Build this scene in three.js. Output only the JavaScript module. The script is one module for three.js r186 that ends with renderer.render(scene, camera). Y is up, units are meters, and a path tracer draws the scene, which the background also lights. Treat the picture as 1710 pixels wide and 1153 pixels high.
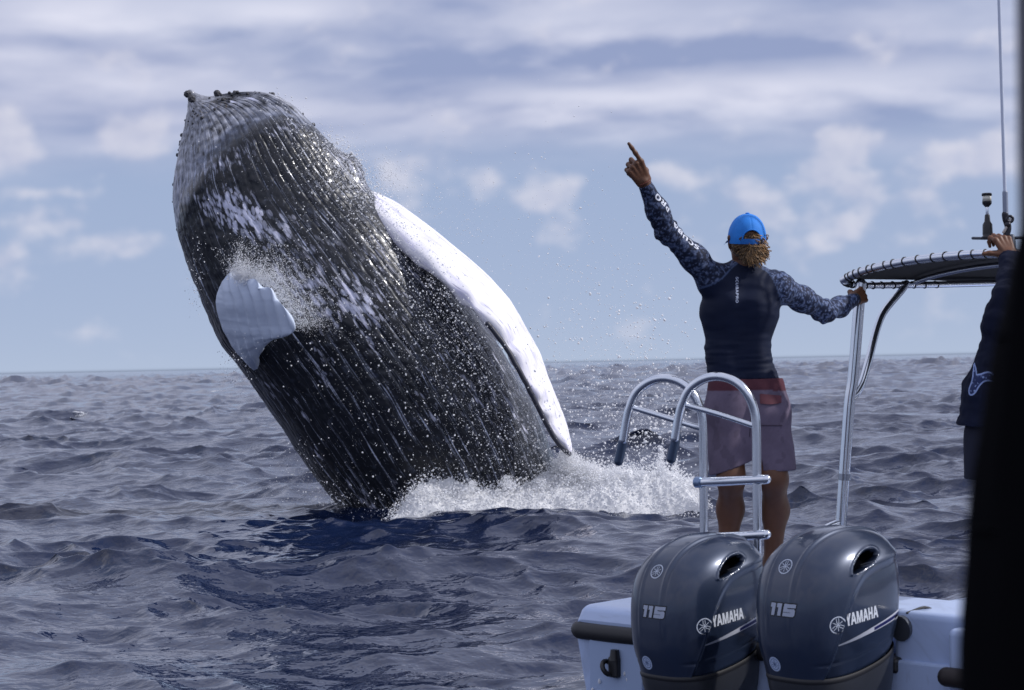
import * as THREE from 'three';
import { ImprovedNoise } from 'three/addons/math/ImprovedNoise.js';
import { mergeGeometries } from 'three/addons/utils/BufferGeometryUtils.js';
import { DecalGeometry } from 'three/addons/geometries/DecalGeometry.js';
import { RoundedBoxGeometry } from 'three/addons/geometries/RoundedBoxGeometry.js';

// ---------------------------------------------------------------- camera
const V = (x, y, z) => new THREE.Vector3(x, y, z);
const scene = new THREE.Scene();
const camera = new THREE.PerspectiveCamera(20.41, 1024 / 690, 0.1, 40000);
camera.position.set(0, 1.9, 0);
camera.rotation.order = 'YXZ';
camera.rotation.x = THREE.MathUtils.degToRad(0.553);
camera.rotation.z = THREE.MathUtils.degToRad(-1.18);
camera.focus = 13.5;
camera.userData.fStop = 7.5;
camera.updateMatrixWorld(true);

// ---------------------------------------------------------------- exposure, sun
const renderer = new THREE.WebGLRenderer({ antialias: true });
renderer.setSize(1024, 690);
renderer.toneMapping = THREE.LinearToneMapping;
renderer.toneMappingExposure = 1;
renderer.shadowMap.enabled = true;
const SUN = V(0.77, 0.62, 0.07).normalize();
const sun = new THREE.DirectionalLight(new THREE.Color(1, 0.97, 0.95), 3.1);
sun.name = 'sun';
sun.position.copy(SUN).multiplyScalar(60).add(V(0, 0, -18));
sun.target.position.set(0, 0, -18);
sun.castShadow = true;
sun.shadow.mapSize.set(4096, 4096);
Object.assign(sun.shadow.camera, { left: -20, right: 20, top: 20, bottom: -20, near: 1, far: 140 });
sun.shadow.radius = 1.5;
scene.add(sun, sun.target);

// ---------------------------------------------------------------- helpers
function rngOf(a) { return () => { a |= 0; a = (a + 0x6d2b79f5) | 0; let t = Math.imul(a ^ (a >>> 15), 1 | a); t = (t + Math.imul(t ^ (t >>> 7), 61 | t)) ^ t; return ((t ^ (t >>> 14)) >>> 0) / 4294967296; }; }
const IN = new ImprovedNoise();
const noise = (x, y, z = 0) => IN.noise(x, y, z);
function fbm(x, y, z, o = 4) { let s = 0, a = 0.5, n = 0; for (let i = 0; i < o; i++) { s += a * IN.noise(x, y, z); n += a; x = x * 2.03 + 7.1; y = y * 2.03 + 3.7; z = z * 2.03 + 1.3; a *= 0.5; } return s / n; }
const sst = (a, b, x) => { const t = Math.min(1, Math.max(0, (x - a) / (b - a))); return t * t * (3 - 2 * t); };
const lerp = THREE.MathUtils.lerp, clamp = THREE.MathUtils.clamp, rad = THREE.MathUtils.degToRad;
const gauss = (r) => { let u = 0; for (let i = 0; i < 6; i++) u += r(); return (u - 3) * 1.414; };
// a point of the place that the photograph shows at pixel (px, py), so many metres in front of the lens
const FPX = 576.5 / Math.tan(rad(20.41 / 2));
function at(px, py, d) { return V((px - 855) / FPX * d, (576.5 - py) / FPX * d, -d).applyMatrix4(camera.matrixWorld); }
const TOCAM = V(0, 0, 1);
// one-dimensional Catmull-Rom through equally spaced values
function cr(a, t) {
  const n = a.length - 1; t = clamp(t, 0, n); const i = Math.min(n - 1, Math.floor(t)), f = t - i;
  const p0 = a[Math.max(0, i - 1)], p1 = a[i], p2 = a[i + 1], p3 = a[Math.min(n, i + 2)];
  return 0.5 * (2 * p1 + (p2 - p0) * f + (2 * p0 - 5 * p1 + 4 * p2 - p3) * f * f + (3 * p1 - p0 - 3 * p2 + p3) * f * f * f);
}
const used = {};
function numbered(n) { const k = (used[n] = (used[n] ?? -1) + 1); return k ? n + '_' + String(k).padStart(3, '0') : n; }
function finish(o) { o.traverse((m) => { if (m.isMesh) { m.castShadow = m.receiveShadow = true; } }); return o; }
function tag(o, label, category, group, kind) {
  o.userData = kind === 'structure' ? { kind, label } : { label, category };
  if (kind) o.userData.kind = kind;
  if (group) o.userData.group = group;
  return o;
}
function thing(name, pos, label, category, group) { const g = new THREE.Group(); g.name = numbered(name); g.position.copy(pos ?? V(0, 0, 0)); scene.add(g); return tag(g, label, category, group); }
// geometry in world metres becomes a part of a thing that stands at its base
function part(name, geo, mat, parent, local = false) {
  if (Array.isArray(geo)) geo = mergeGeometries(geo.map((g) => { const h = g.index ? g.toNonIndexed() : g.clone(); for (const k of Object.keys(h.attributes)) if (!['position', 'normal', 'uv', 'color'].includes(k)) h.deleteAttribute(k); if (!h.attributes.uv) h.setAttribute('uv', new THREE.BufferAttribute(new Float32Array(h.attributes.position.count * 2), 2)); return h; }));
  const m = new THREE.Mesh(geo, mat); m.name = name;
  if (!local) { parent.updateWorldMatrix(true, false); geo.applyMatrix4(parent.matrixWorld.clone().invert()); }
  parent.add(m); return m;
}
function tube(pts, r, seg = 40, rs = 12, cap = true) {
  const c = new THREE.CatmullRomCurve3(pts, false, 'centripetal'), g = [new THREE.TubeGeometry(c, seg, r, rs, false)];
  if (cap) for (const [p, s] of [[pts[0], 0], [pts[pts.length - 1], 1]]) { const b = new THREE.SphereGeometry(r, rs, 8); b.translate(p.x, p.y, p.z); g.push(b); }
  return mergeGeometries(g.map((h) => h.toNonIndexed()));
}
function grid(nu, nv, f, closed = false) {     // f(u, v) -> Vector3
  const pos = new Float32Array((nu + 1) * (nv + 1) * 3), uv = new Float32Array((nu + 1) * (nv + 1) * 2), idx = [];
  for (let j = 0, k = 0; j <= nv; j++) for (let i = 0; i <= nu; i++, k++) { const p = f(i / nu, j / nv); pos[k * 3] = p.x; pos[k * 3 + 1] = p.y; pos[k * 3 + 2] = p.z; uv[k * 2] = i / nu; uv[k * 2 + 1] = j / nv; }
  for (let j = 0; j < nv; j++) for (let i = 0; i < nu; i++) { const a = j * (nu + 1) + i, b = a + 1, c = a + nu + 1, d = c + 1; idx.push(a, b, d, a, d, c); }
  const g = new THREE.BufferGeometry(); g.setAttribute('position', new THREE.BufferAttribute(pos, 3)); g.setAttribute('uv', new THREE.BufferAttribute(uv, 2)); g.setIndex(idx); g.computeVertexNormals();
  if (closed) {
    let vol = 0; const P = (i) => V(pos[i * 3], pos[i * 3 + 1], pos[i * 3 + 2]);
    let sx = 0, sy = 0, sz = 0; for (let i = 0; i < pos.length; i += 3) { sx += pos[i]; sy += pos[i + 1]; sz += pos[i + 2]; } const m = V(sx, sy, sz).multiplyScalar(3 / pos.length);
    for (let t = 0; t < idx.length; t += 3) { const a = P(idx[t]).sub(m), b = P(idx[t + 1]).sub(m), c = P(idx[t + 2]).sub(m); vol += a.dot(b.cross(c)); }
    if (vol < 0) { for (let t = 0; t < idx.length; t += 3) { const q = idx[t]; idx[t] = idx[t + 1]; idx[t + 1] = q; } g.setIndex(idx); g.computeVertexNormals(); }
    const n = g.attributes.normal; for (let j = 0; j <= nv; j++) { const a = j * (nu + 1), b = a + nu; const x = n.getX(a) + n.getX(b), y = n.getY(a) + n.getY(b), z = n.getZ(a) + n.getZ(b), l = Math.hypot(x, y, z) || 1; n.setXYZ(a, x / l, y / l, z / l); n.setXYZ(b, x / l, y / l, z / l); } }
  return g;
}
function paint(g, f) { const p = g.attributes.position, c = new Float32Array(p.count * 3), o = [0, 0, 0]; for (let i = 0; i < p.count; i++) { f(p.getX(i), p.getY(i), p.getZ(i), o, i); c.set(o, i * 3); } g.setAttribute('color', new THREE.BufferAttribute(c, 3)); return g; }
function canvasTex(w, h, draw) { const c = document.createElement('canvas'); c.width = w; c.height = h; draw(c.getContext('2d'), w, h); const t = new THREE.CanvasTexture(c); t.colorSpace = THREE.SRGBColorSpace; return t; }
const std = (o) => new THREE.MeshPhysicalMaterial(o);
const C = (r, g, b) => new THREE.Color().setRGB(r, g, b);
// signed distance bodies: bones are tapered capsules joined with a smooth minimum, meshed with surface nets
function bone(a, b, ra, rb) { const d = b.clone().sub(a); return { ax: a.x, ay: a.y, az: a.z, dx: d.x, dy: d.y, dz: d.z, l: d.lengthSq() || 1e-9, ra, rb }; }
function sdBone(q, x, y, z) { const px = x - q.ax, py = y - q.ay, pz = z - q.az, t = Math.min(1, Math.max(0, (px * q.dx + py * q.dy + pz * q.dz) / q.l)), ex = px - q.dx * t, ey = py - q.dy * t, ez = pz - q.dz * t; return Math.sqrt(ex * ex + ey * ey + ez * ez) - (q.ra + (q.rb - q.ra) * t); }
const smin = (a, b, k) => { const h = Math.max(k - Math.abs(a - b), 0) / k; return Math.min(a, b) - h * h * k * 0.25; };
function sdBones(bs, k, x, y, z) { let d = 1e9; for (let i = 0; i < bs.length; i++) d = smin(d, sdBone(bs[i], x, y, z), k); return d; }
function boundsOf(bs, pad) { const lo = V(1e9, 1e9, 1e9), hi = V(-1e9, -1e9, -1e9); for (const q of bs) for (const t of [0, 1]) { const r = (t ? q.rb : q.ra) + pad, p = V(q.ax + q.dx * t, q.ay + q.dy * t, q.az + q.dz * t); lo.min(p.clone().subScalar(r)); hi.max(p.clone().addScalar(r)); } return [lo, hi]; }
function nets(f, lo, hi, s) {
  const nx = Math.ceil((hi.x - lo.x) / s) + 1, ny = Math.ceil((hi.y - lo.y) / s) + 1, nz = Math.ceil((hi.z - lo.z) / s) + 1, F = new Float32Array(nx * ny * nz);
  for (let k = 0, i = 0; k < nz; k++) for (let j = 0; j < ny; j++) for (let x = 0; x < nx; x++, i++) F[i] = f(lo.x + x * s, lo.y + j * s, lo.z + k * s);
  const id = new Int32Array(nx * ny * nz).fill(-1), pos = [], idx = [], E = [[0, 1], [0, 2], [0, 4], [1, 3], [1, 5], [2, 3], [2, 6], [3, 7], [4, 5], [4, 6], [5, 7], [6, 7]], off = [0, 1, nx, nx + 1, nx * ny, nx * ny + 1, nx * ny + nx, nx * ny + nx + 1];
  for (let k = 0; k < nz - 1; k++) for (let j = 0; j < ny - 1; j++) for (let x = 0; x < nx - 1; x++) {
    const i = (k * ny + j) * nx + x; let m = 0; for (let c = 0; c < 8; c++) if (F[i + off[c]] < 0) m |= 1 << c;
    if (m === 0 || m === 255) continue;
    let sx = 0, sy = 0, sz = 0, n = 0;
    for (const [a, b] of E) { if (((m >> a) & 1) === ((m >> b) & 1)) continue; const fa = F[i + off[a]], fb = F[i + off[b]], t = fa / (fa - fb); sx += (a & 1) + ((b & 1) - (a & 1)) * t; sy += ((a >> 1) & 1) + (((b >> 1) & 1) - ((a >> 1) & 1)) * t; sz += (a >> 2) + ((b >> 2) - (a >> 2)) * t; n++; }
    id[i] = pos.length / 3; pos.push(lo.x + (x + sx / n) * s, lo.y + (j + sy / n) * s, lo.z + (k + sz / n) * s);
  }
  const quad = (a, b, c, d, flip) => { if (a < 0 || b < 0 || c < 0 || d < 0) return; flip ? idx.push(a, c, b, a, d, c) : idx.push(a, b, c, a, c, d); };
  for (let k = 1; k < nz - 1; k++) for (let j = 1; j < ny - 1; j++) for (let x = 1; x < nx - 1; x++) {
    const i = (k * ny + j) * nx + x, a = F[i] < 0;
    if (a !== F[i + 1] < 0) quad(id[i], id[i - nx], id[i - nx - nx * ny], id[i - nx * ny], a);
    if (a !== F[i + nx] < 0) quad(id[i], id[i - nx * ny], id[i - 1 - nx * ny], id[i - 1], a);
    if (a !== F[i + nx * ny] < 0) quad(id[i], id[i - 1], id[i - 1 - nx], id[i - nx], a);
  }
  const g = new THREE.BufferGeometry(), P = new Float32Array(pos), N = new Float32Array(pos.length), e = s * 0.5;
  for (let i = 0; i < P.length; i += 3) { const x = P[i], y = P[i + 1], z = P[i + 2], a = f(x + e, y, z) - f(x - e, y, z), b = f(x, y + e, z) - f(x, y - e, z), c = f(x, y, z + e) - f(x, y, z - e), l = Math.hypot(a, b, c) || 1; N[i] = a / l; N[i + 1] = b / l; N[i + 2] = c / l; }
  // wind every face the way its normal points
  for (let t = 0; t < idx.length; t += 3) { const a = idx[t] * 3, b = idx[t + 1] * 3, c = idx[t + 2] * 3, ux = P[b] - P[a], uy = P[b + 1] - P[a + 1], uz = P[b + 2] - P[a + 2], vx = P[c] - P[a], vy = P[c + 1] - P[a + 1], vz = P[c + 2] - P[a + 2]; if ((uy * vz - uz * vy) * N[a] + (uz * vx - ux * vz) * N[a + 1] + (ux * vy - uy * vx) * N[a + 2] < 0) { const q = idx[t + 1]; idx[t + 1] = idx[t + 2]; idx[t + 2] = q; } }
  g.setAttribute('position', new THREE.BufferAttribute(P, 3)); g.setAttribute('normal', new THREE.BufferAttribute(N, 3)); g.setAttribute('uv', new THREE.BufferAttribute(new Float32Array(P.length / 3 * 2), 2)); g.setIndex(idx); return g;
}

// ---------------------------------------------------------------- sky: air, a broken grey deck and small cumulus
{
  const W = 4096, H = 2048, data = new Float32Array(W * H * 4);
  const hz = (px) => 625 - 0.0206 * px;
  // cumulus that stand in the photographed part of the sky: azimuth, elevation, half sizes (degrees), strength
  const puffs = [[205, 243, 52, 40, 1.1], [8, 245, 36, 42, 1.1], [20, 275, 45, 26, 0.7], [110, 380, 62, 22, 0.6], [175, 408, 65, 26, 0.55], [0, 445, 30, 34, 0.5], [915, 320, 60, 62, 0.5], [690, 285, 95, 62, 0.6], [820, 300, 35, 30, 0.55], [940, 380, 50, 36, 0.35], [1140, 292, 60, 24, 0.4], [1425, 262, 46, 40, 1.05], [1388, 300, 56, 46, 0.95], [1432, 325, 52, 52, 1.0], [1412, 370, 46, 36, 0.8], [1640, 285, 62, 34, 0.75], [1330, 298, 18, 9, 0.5], [1540, 350, 80, 40, 0.35], [1250, 345, 70, 36, 0.25], [60, 330, 40, 9, 0.3]]
    .map(([x, y, a, b, s]) => [Math.atan((x - 855) / FPX), Math.atan((hz(x) - y) / FPX), a / FPX, b / FPX, s]);
  const bands = [[300, 40, 230, 42, 1.0], [480, 8, 140, 26, 0.6], [1040, 45, 150, 40, 0.6], [1400, 150, 420, 34, 0.75], [1020, 170, 150, 34, 0.6], [640, 118, 170, 9, 0.35], [930, 210, 80, 10, 0.35], [1500, 85, 130, 24, 0.25], [120, 95, 170, 60, 0.35], [980, 108, 420, 30, -0.75], [1500, 218, 300, 20, -0.45], [700, 60, 160, 60, -0.35], [300, 180, 260, 22, -0.3], [1350, 105, 400, 20, -0.35], [250, 130, 250, 26, -0.15]]
    .map(([x, y, a, b, s]) => [Math.atan((x - 855) / FPX), Math.atan((hz(x) - y) / FPX), a / FPX, b / FPX, s]);
  for (let r = 0; r < H; r++) {
    const el = ((r + 0.5) / H - 0.5) * Math.PI, sy = Math.sin(el);
    if (el < -0.03) { for (let c = 0, i = r * W * 4; c < W; c++, i += 4) { data[i] = 0.05; data[i + 1] = 0.07; data[i + 2] = 0.13; data[i + 3] = 1; } continue; }
    const e = Math.max(0, el), k = 1 - Math.exp(-e * 2.2), low = Math.exp(-e * 28);
    const b0 = lerp(0.385, 0.20, k) + 0.055 * low, b1 = lerp(0.475, 0.30, k) + 0.05 * low, b2 = lerp(0.675, 0.52, k) + 0.015 * low;
    const high = e < 0.45;
    for (let c = 0, i = r * W * 4; c < W; c++, i += 4) {
      const az0 = ((c + 0.5) / W - 0.5) * 2 * Math.PI, dx = Math.cos(az0) * Math.cos(el), dz = Math.sin(az0) * Math.cos(el);
      let az = az0 + Math.PI / 2; if (az > Math.PI) az -= 2 * Math.PI;
      let R = b0, G = b1, B = b2;
      // the stratus deck, seen ever flatter towards the horizon
      const q = 1.35 / (sy + 0.2), X = dx * q, Z = dz * q;
      const wx = fbm(X * 0.5, Z * 0.5, 3, 2) * 1.0;
      let n = fbm(X * 0.75 + wx, Z * 1.0, 9, high ? 5 : 4) * 1.5, f = fbm(X * 2.6 - wx, Z * 3.6 + wx, 17, 6);
      let add = 0;
      if (Math.abs(az) < 0.5 && e < 0.4) { const j = f * 0.022, m = n * 0.03 + f * 0.03; for (const p of bands) { const u = (az - p[0] + m) / p[2], v = (e - p[1] + j) / p[3]; const d = u * u + v * v; if (d < 6) add += p[4] * Math.exp(-d); } }
      const inside = Math.exp(-Math.pow(az / 0.33, 4)) * (e < 0.25 ? 1 : Math.exp(-(e - 0.25) * 9));
      const deckEdge = sst(0.085, 0.135, e + 0.02 * n + 0.012 * f);
      const cover = deckEdge * lerp(0.62 + 0.38 * sst(-0.25, 0.3, n + 0.1), 0.82 + 0.18 * sst(-0.3, 0.3, n), inside);
      const tone = clamp(0.42 + 0.26 * (1 - inside) + 0.5 * n + 1.05 * f + add * 0.62, 0, 1.1);
      const cl = cover * 0.9;
      const up = 1 + 0.12 * sst(0.2, 0.5, e); R = lerp(R, lerp(0.295, 0.74, tone) * up, cl); G = lerp(G, lerp(0.35, 0.75, tone) * up, cl); B = lerp(B, lerp(0.56, 0.885, tone) * up, cl);
      // cumulus
      if (e < 0.32) {
        const a1 = fbm(az * 30, e * 42, 4.2, 6), a2 = fbm(az * 12 + 5, e * 18, 8.8, 4);
        let d = a2 * 1.5 - 0.62 + 0.35 * Math.exp(-Math.pow((e - 0.07) / 0.04, 2));
        if (Math.abs(az) < 0.6) d -= 0.08 * inside;
        let best = 0;
        if (Math.abs(az) < 0.5) for (const p of puffs) { const u = (az - p[0]) / p[2], v = (e - p[1]) / p[3], vv = v < 0 ? v * 1.1 : v; const g = (0.35 + 0.65 * p[4]) * (1.1 - Math.sqrt(u * u + vv * vv) * 0.62); if (g > best) best = g; }
        d = Math.max(d, best - 0.16) + a1 * 1.2;
        const al = sst(0.0, 0.62, d) * 0.66 * sst(0, 0.02, e);
        const lit = clamp(0.72 + 0.35 * (fbm(az * 30 + 0.15, e * 42 + 0.2, 4.2, 4) - a1) * -3 + 0.2 * a1, 0.25, 1.05);
        R = lerp(R, lerp(0.45, 0.74, lit), al); G = lerp(G, lerp(0.485, 0.735, lit), al); B = lerp(B, lerp(0.665, 0.83, lit), al);
      }
      data[i] = R; data[i + 1] = G; data[i + 2] = B; data[i + 3] = 1;
    }
  }
  const t = new THREE.DataTexture(data, W, H, THREE.RGBAFormat, THREE.FloatType);
  t.mapping = THREE.EquirectangularReflectionMapping; t.magFilter = t.minFilter = THREE.LinearFilter; t.needsUpdate = true;
  scene.background = t; scene.environment = t;
}

// ---------------------------------------------------------------- sea: wind waves from a spectrum, in three bands
function fft1(re, im, n, o, st) {
  for (let i = 1, j = 0; i < n; i++) { let b = n >> 1; for (; j & b; b >>= 1) j ^= b; j ^= b; if (i < j) { const p = o + i * st, q = o + j * st; let t = re[p]; re[p] = re[q]; re[q] = t; t = im[p]; im[p] = im[q]; im[q] = t; } }
  for (let len = 2; len <= n; len <<= 1) { const ang = 2 * Math.PI / len, h = len >> 1, cr0 = Math.cos(ang), ci0 = Math.sin(ang); for (let i = 0; i < n; i += len) { let wr = 1, wi = 0; for (let k = 0; k < h; k++) { const a = o + (i + k) * st, b = o + (i + k + h) * st, xr = re[b] * wr - im[b] * wi, xi = re[b] * wi + im[b] * wr; re[b] = re[a] - xr; im[b] = im[a] - xi; re[a] += xr; im[a] += xi; const t = wr * cr0 - wi * ci0; wi = wr * ci0 + wi * cr0; wr = t; } } }
}
function fft2(re, im, n) { for (let j = 0; j < n; j++) fft1(re, im, n, j * n, 1); for (let i = 0; i < n; i++) fft1(re, im, n, i, n); }
const WIND = Math.atan2(1, -0.35);                         // the waves run towards the lens and to the left
function waves(n, L, lMax, lMin, gain, seed, spread, chop = true, damp = 1) {
  const r = rngOf(seed), N = n * n, hr = new Float32Array(N), hi = new Float32Array(N), dk = 2 * Math.PI / L, kp = 9.81 / 42, k0 = 2 * Math.PI / lMax, k1 = 2 * Math.PI / lMin;
  const xr = chop && new Float32Array(N), xi = chop && new Float32Array(N), zr = chop && new Float32Array(N), zi = chop && new Float32Array(N);
  for (let j = 0; j < n; j++) for (let i = 0; i < n; i++) {
    const g1 = gauss(r), g2 = gauss(r), kx = (i < n / 2 ? i : i - n) * dk, kz = (j < n / 2 ? j : j - n) * dk, k = Math.hypot(kx, kz), o = j * n + i;
    if (k < k0 || k >= k1 || k < 1e-6) continue;
    const th = Math.atan2(kz, kx) - WIND, c = Math.max(0, Math.cos(th)), D = (1 - spread) * (2 / Math.PI) * c * c + spread / (2 * Math.PI);
    const S = 0.0081 / 2 * Math.exp(-1.25 * (kp / k) ** 2) / k ** 4 * D, a = Math.sqrt(S) * dk * gain;
    const roll = Math.exp(-((k * 0.035) ** 2) * damp), ar = a * g1 * roll, ai = a * g2 * roll; hr[o] = ar; hi[o] = ai;
    if (chop) { xr[o] = ai * kx / k; xi[o] = -ar * kx / k; zr[o] = ai * kz / k; zi[o] = -ar * kz / k; }
  }
  fft2(hr, hi, n); if (chop) { fft2(xr, xi, n); fft2(zr, zi, n); }
  return { n, L, y: hr, x: xr, z: zr };
}
const BIG = waves(512, 170, 170, 4.2, 0.55, 11, 0.12), MID = waves(512, 23, 4.2, 0.24, 2.5, 29, 0.15, true, 0.05), FAR = waves(256, 6, 0.75, 0.2, 2.3, 53, 0.14, true, 0.2);
function tap(w, f, x, z) { const u = x / w.L * w.n, v = z / w.L * w.n, i = Math.floor(u), j = Math.floor(v), a = u - i, b = v - j, m = w.n - 1, i0 = i & m, i1 = (i + 1) & m, j0 = (j & m) * w.n, j1 = ((j + 1) & m) * w.n; return (f[j0 + i0] * (1 - a) + f[j0 + i1] * a) * (1 - b) + (f[j1 + i0] * (1 - a) + f[j1 + i1] * a) * b; }
const CH = 1.0;
function seaAt(x, z, out, spacing = 0.05) {
  out.x = x; out.z = z; out.y = 0;
  const env = 0.5 + 0.9 * sst(-0.25, 0.3, fbm(x * 0.2 + 4, z * 0.34, 2.2, 4)), fb = clamp(1.6 - spacing / 4, 0, 1);
  if (fb > 0) { const a = x + 31, b = z + 12; out.y += fb * tap(BIG, BIG.y, a, b); out.x -= 0 + fb * CH * tap(BIG, BIG.x, a, b); out.z -= fb * CH * tap(BIG, BIG.z, a, b); }
  const wx = x + 0.9, wz = z + 22.2, fm = env * clamp(1.4 - spacing / 0.6, 0, 1) * (1 - 0.35 * Math.exp(-((wx - 1.2) ** 2 / 7 + wz * wz / 4)));
  if (fm > 0) { const a = x + z * 0.12, b = z - x * 0.12; out.y += fm * tap(MID, MID.y, a, b); out.x -= fm * 1.25 * tap(MID, MID.x, a, b); out.z -= fm * 1.25 * tap(MID, MID.z, a, b); }
  // short steep chop, as long as the mesh can hold it; more of it where the whale has torn the surface
  const fs = env * clamp(1.3 - spacing / 0.11, 0, 1) * (1.2 + 0.9 * Math.exp(-(wx * wx / 20 + wz * wz / 12)));
  if (fs > 0) { const a = x * 0.97 + z * 0.24 + 2, b = z * 0.97 - x * 0.24, p = x * 0.5 + 3, q = z * 0.5; out.y += fs * (tap(FAR, FAR.y, a, b) + tap(FAR, FAR.y, p, q)); out.x -= 1.0 * fs * (tap(FAR, FAR.x, a, b) + tap(FAR, FAR.x, p, q)); out.z -= 1.0 * fs * (tap(FAR, FAR.z, a, b) + tap(FAR, FAR.z, p, q)); }
  // beyond, where single short waves no longer show, a narrow band of waves as long as can be told apart there
  if (spacing > 0.1) {
    const k = Math.min(4.6, Math.max(0, Math.log2(spacing / 0.14))), k0 = Math.floor(k), f = k - k0, all = env * 1.35 * sst(0.1, 0.4, spacing) * (spacing > 20 ? 0 : 1);
    for (const [q, w] of [[k0, Math.sqrt(1 - f) * all], [k0 + 1, Math.sqrt(f) * all]]) {
      if (w < 0.02) continue; const s = 2 ** q, sn = 0.1 + 0.07 * q, a = (x + z * sn) / s + q * 5, b = (z - x * sn) / s + q * 3;
      out.y += s * w * tap(FAR, FAR.y, a, b); out.x -= s * w * 1.0 * tap(FAR, FAR.x, a, b); out.z -= s * w * 1.0 * tap(FAR, FAR.z, a, b);
    }
  }
  return out;
}
const _s = V(0, 0, 0);
function seaY(x, z) { let a = x, b = z; for (let i = 0; i < 4; i++) { seaAt(a, b, _s); a += x - _s.x; b += z - _s.z; } return _s.y; }
{
  const rows = [], add = (a, b, n, pow) => { for (let i = 0; i < n; i++) rows.push(pow ? 1 / lerp(1 / a, 1 / b, i / n) : lerp(a, b, i / n)); };
  add(1.0, 9.5, 50); add(9.5, 18, 200); add(18, 45, 400, true); add(45, 220, 400, true); add(220, 3000, 170, true); add(3000, 30000, 14, true); rows.push(30000);
  const cols = [], half = rad(17.5);
  for (let i = 0; i < 570; i++) cols.push(lerp(-half, half, i / 570));
  for (let i = 0; i <= 130; i++) { const t = i / 130; cols.push(half + (2 * Math.PI - 2 * half) * (t < 0.5 ? 0.5 * Math.pow(2 * t, 1.8) : 1 - 0.5 * Math.pow(2 - 2 * t, 1.8))); }
  const nu = cols.length, nv = rows.length, pos = new Float32Array(nu * nv * 3), uv = new Float32Array(nu * nv * 2), idx = new Uint32Array((nu - 1) * (nv - 1) * 6), T = 7, p = V(0, 0, 0);
  for (let j = 0, k = 0; j < nv; j++) {
    const r = rows[j], dr = (rows[Math.min(nv - 1, j + 1)] - rows[Math.max(0, j - 1)]) / 2;
    for (let i = 0; i < nu; i++, k++) {
      const a = cols[i], da = Math.abs(cols[Math.min(nu - 1, i + 1)] - cols[Math.max(0, i - 1)]) / 2, sp = Math.max(Math.min(dr, 1e9), r * da * 0.8);
      const x = Math.sin(a) * r, z = -Math.cos(a) * r;
      seaAt(x, z, p, sp); if (r > 2500) p.y *= clamp(1 - (r - 2500) / 4000, 0, 1);
      pos[k * 3] = p.x; pos[k * 3 + 1] = p.y; pos[k * 3 + 2] = p.z; uv[k * 2] = x / T; uv[k * 2 + 1] = -z / T;
    }
  }
  for (let i = nu - 1, j = 0; j < nv; j++) for (let c = 0; c < 3; c++) pos[(j * nu + i) * 3 + c] = pos[j * nu * 3 + c];
  let q = 0; for (let j = 0; j < nv - 1; j++) for (let i = 0; i < nu - 1; i++) { const a = j * nu + i, b = a + 1, c = a + nu, d = c + 1; idx[q++] = a; idx[q++] = c; idx[q++] = d; idx[q++] = a; idx[q++] = d; idx[q++] = b; }
  const g = new THREE.BufferGeometry(); g.setAttribute('position', new THREE.BufferAttribute(pos, 3)); g.setAttribute('uv', new THREE.BufferAttribute(uv, 2)); g.setIndex(new THREE.BufferAttribute(idx, 1)); g.computeVertexNormals();
  if (g.attributes.normal.getY(100 * nu + 300) < 0) { for (let t = 0; t < idx.length; t += 3) { const s = idx[t]; idx[t] = idx[t + 1]; idx[t + 1] = s; } g.computeVertexNormals(); }
  // ripples below a hand's breadth as a normal map
  const n = 1024, rip = waves(n, T, 0.26, 0.014, 0.85, 77, 0.4, false, 0), nd = new Uint8Array(n * n * 4), e = T / n;
  for (let j = 0; j < n; j++) for (let i = 0; i < n; i++) {
    const sx = (rip.y[j * n + ((i + 1) & (n - 1))] - rip.y[j * n + ((i - 1) & (n - 1))]) / (2 * e), sv = -(rip.y[((j + 1) & (n - 1)) * n + i] - rip.y[((j - 1) & (n - 1)) * n + i]) / (2 * e), l = Math.hypot(sx, sv, 1);
    // row index j runs along +z, v runs along -z
    const o = (((n - j) & (n - 1)) * n + i) * 4; nd[o] = 127.5 - 127.5 * sx / l; nd[o + 1] = 127.5 - 127.5 * sv / l; nd[o + 2] = 127.5 + 127.5 / l; nd[o + 3] = 255;
  }
  const nt = new THREE.DataTexture(nd, n, n); nt.wrapS = nt.wrapT = THREE.RepeatWrapping; nt.magFilter = THREE.LinearFilter; nt.needsUpdate = true;
  const m = new THREE.Mesh(g, std({ color: C(0.004, 0.0115, 0.043), roughness: 0.07, ior: 1.56, normalMap: nt, normalScale: new THREE.Vector2(1, 1) }));
  m.name = 'sea'; tag(m, 'dark blue choppy open sea reaching to the horizon', null, null, 'structure'); m.receiveShadow = true; scene.add(m);
}

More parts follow.
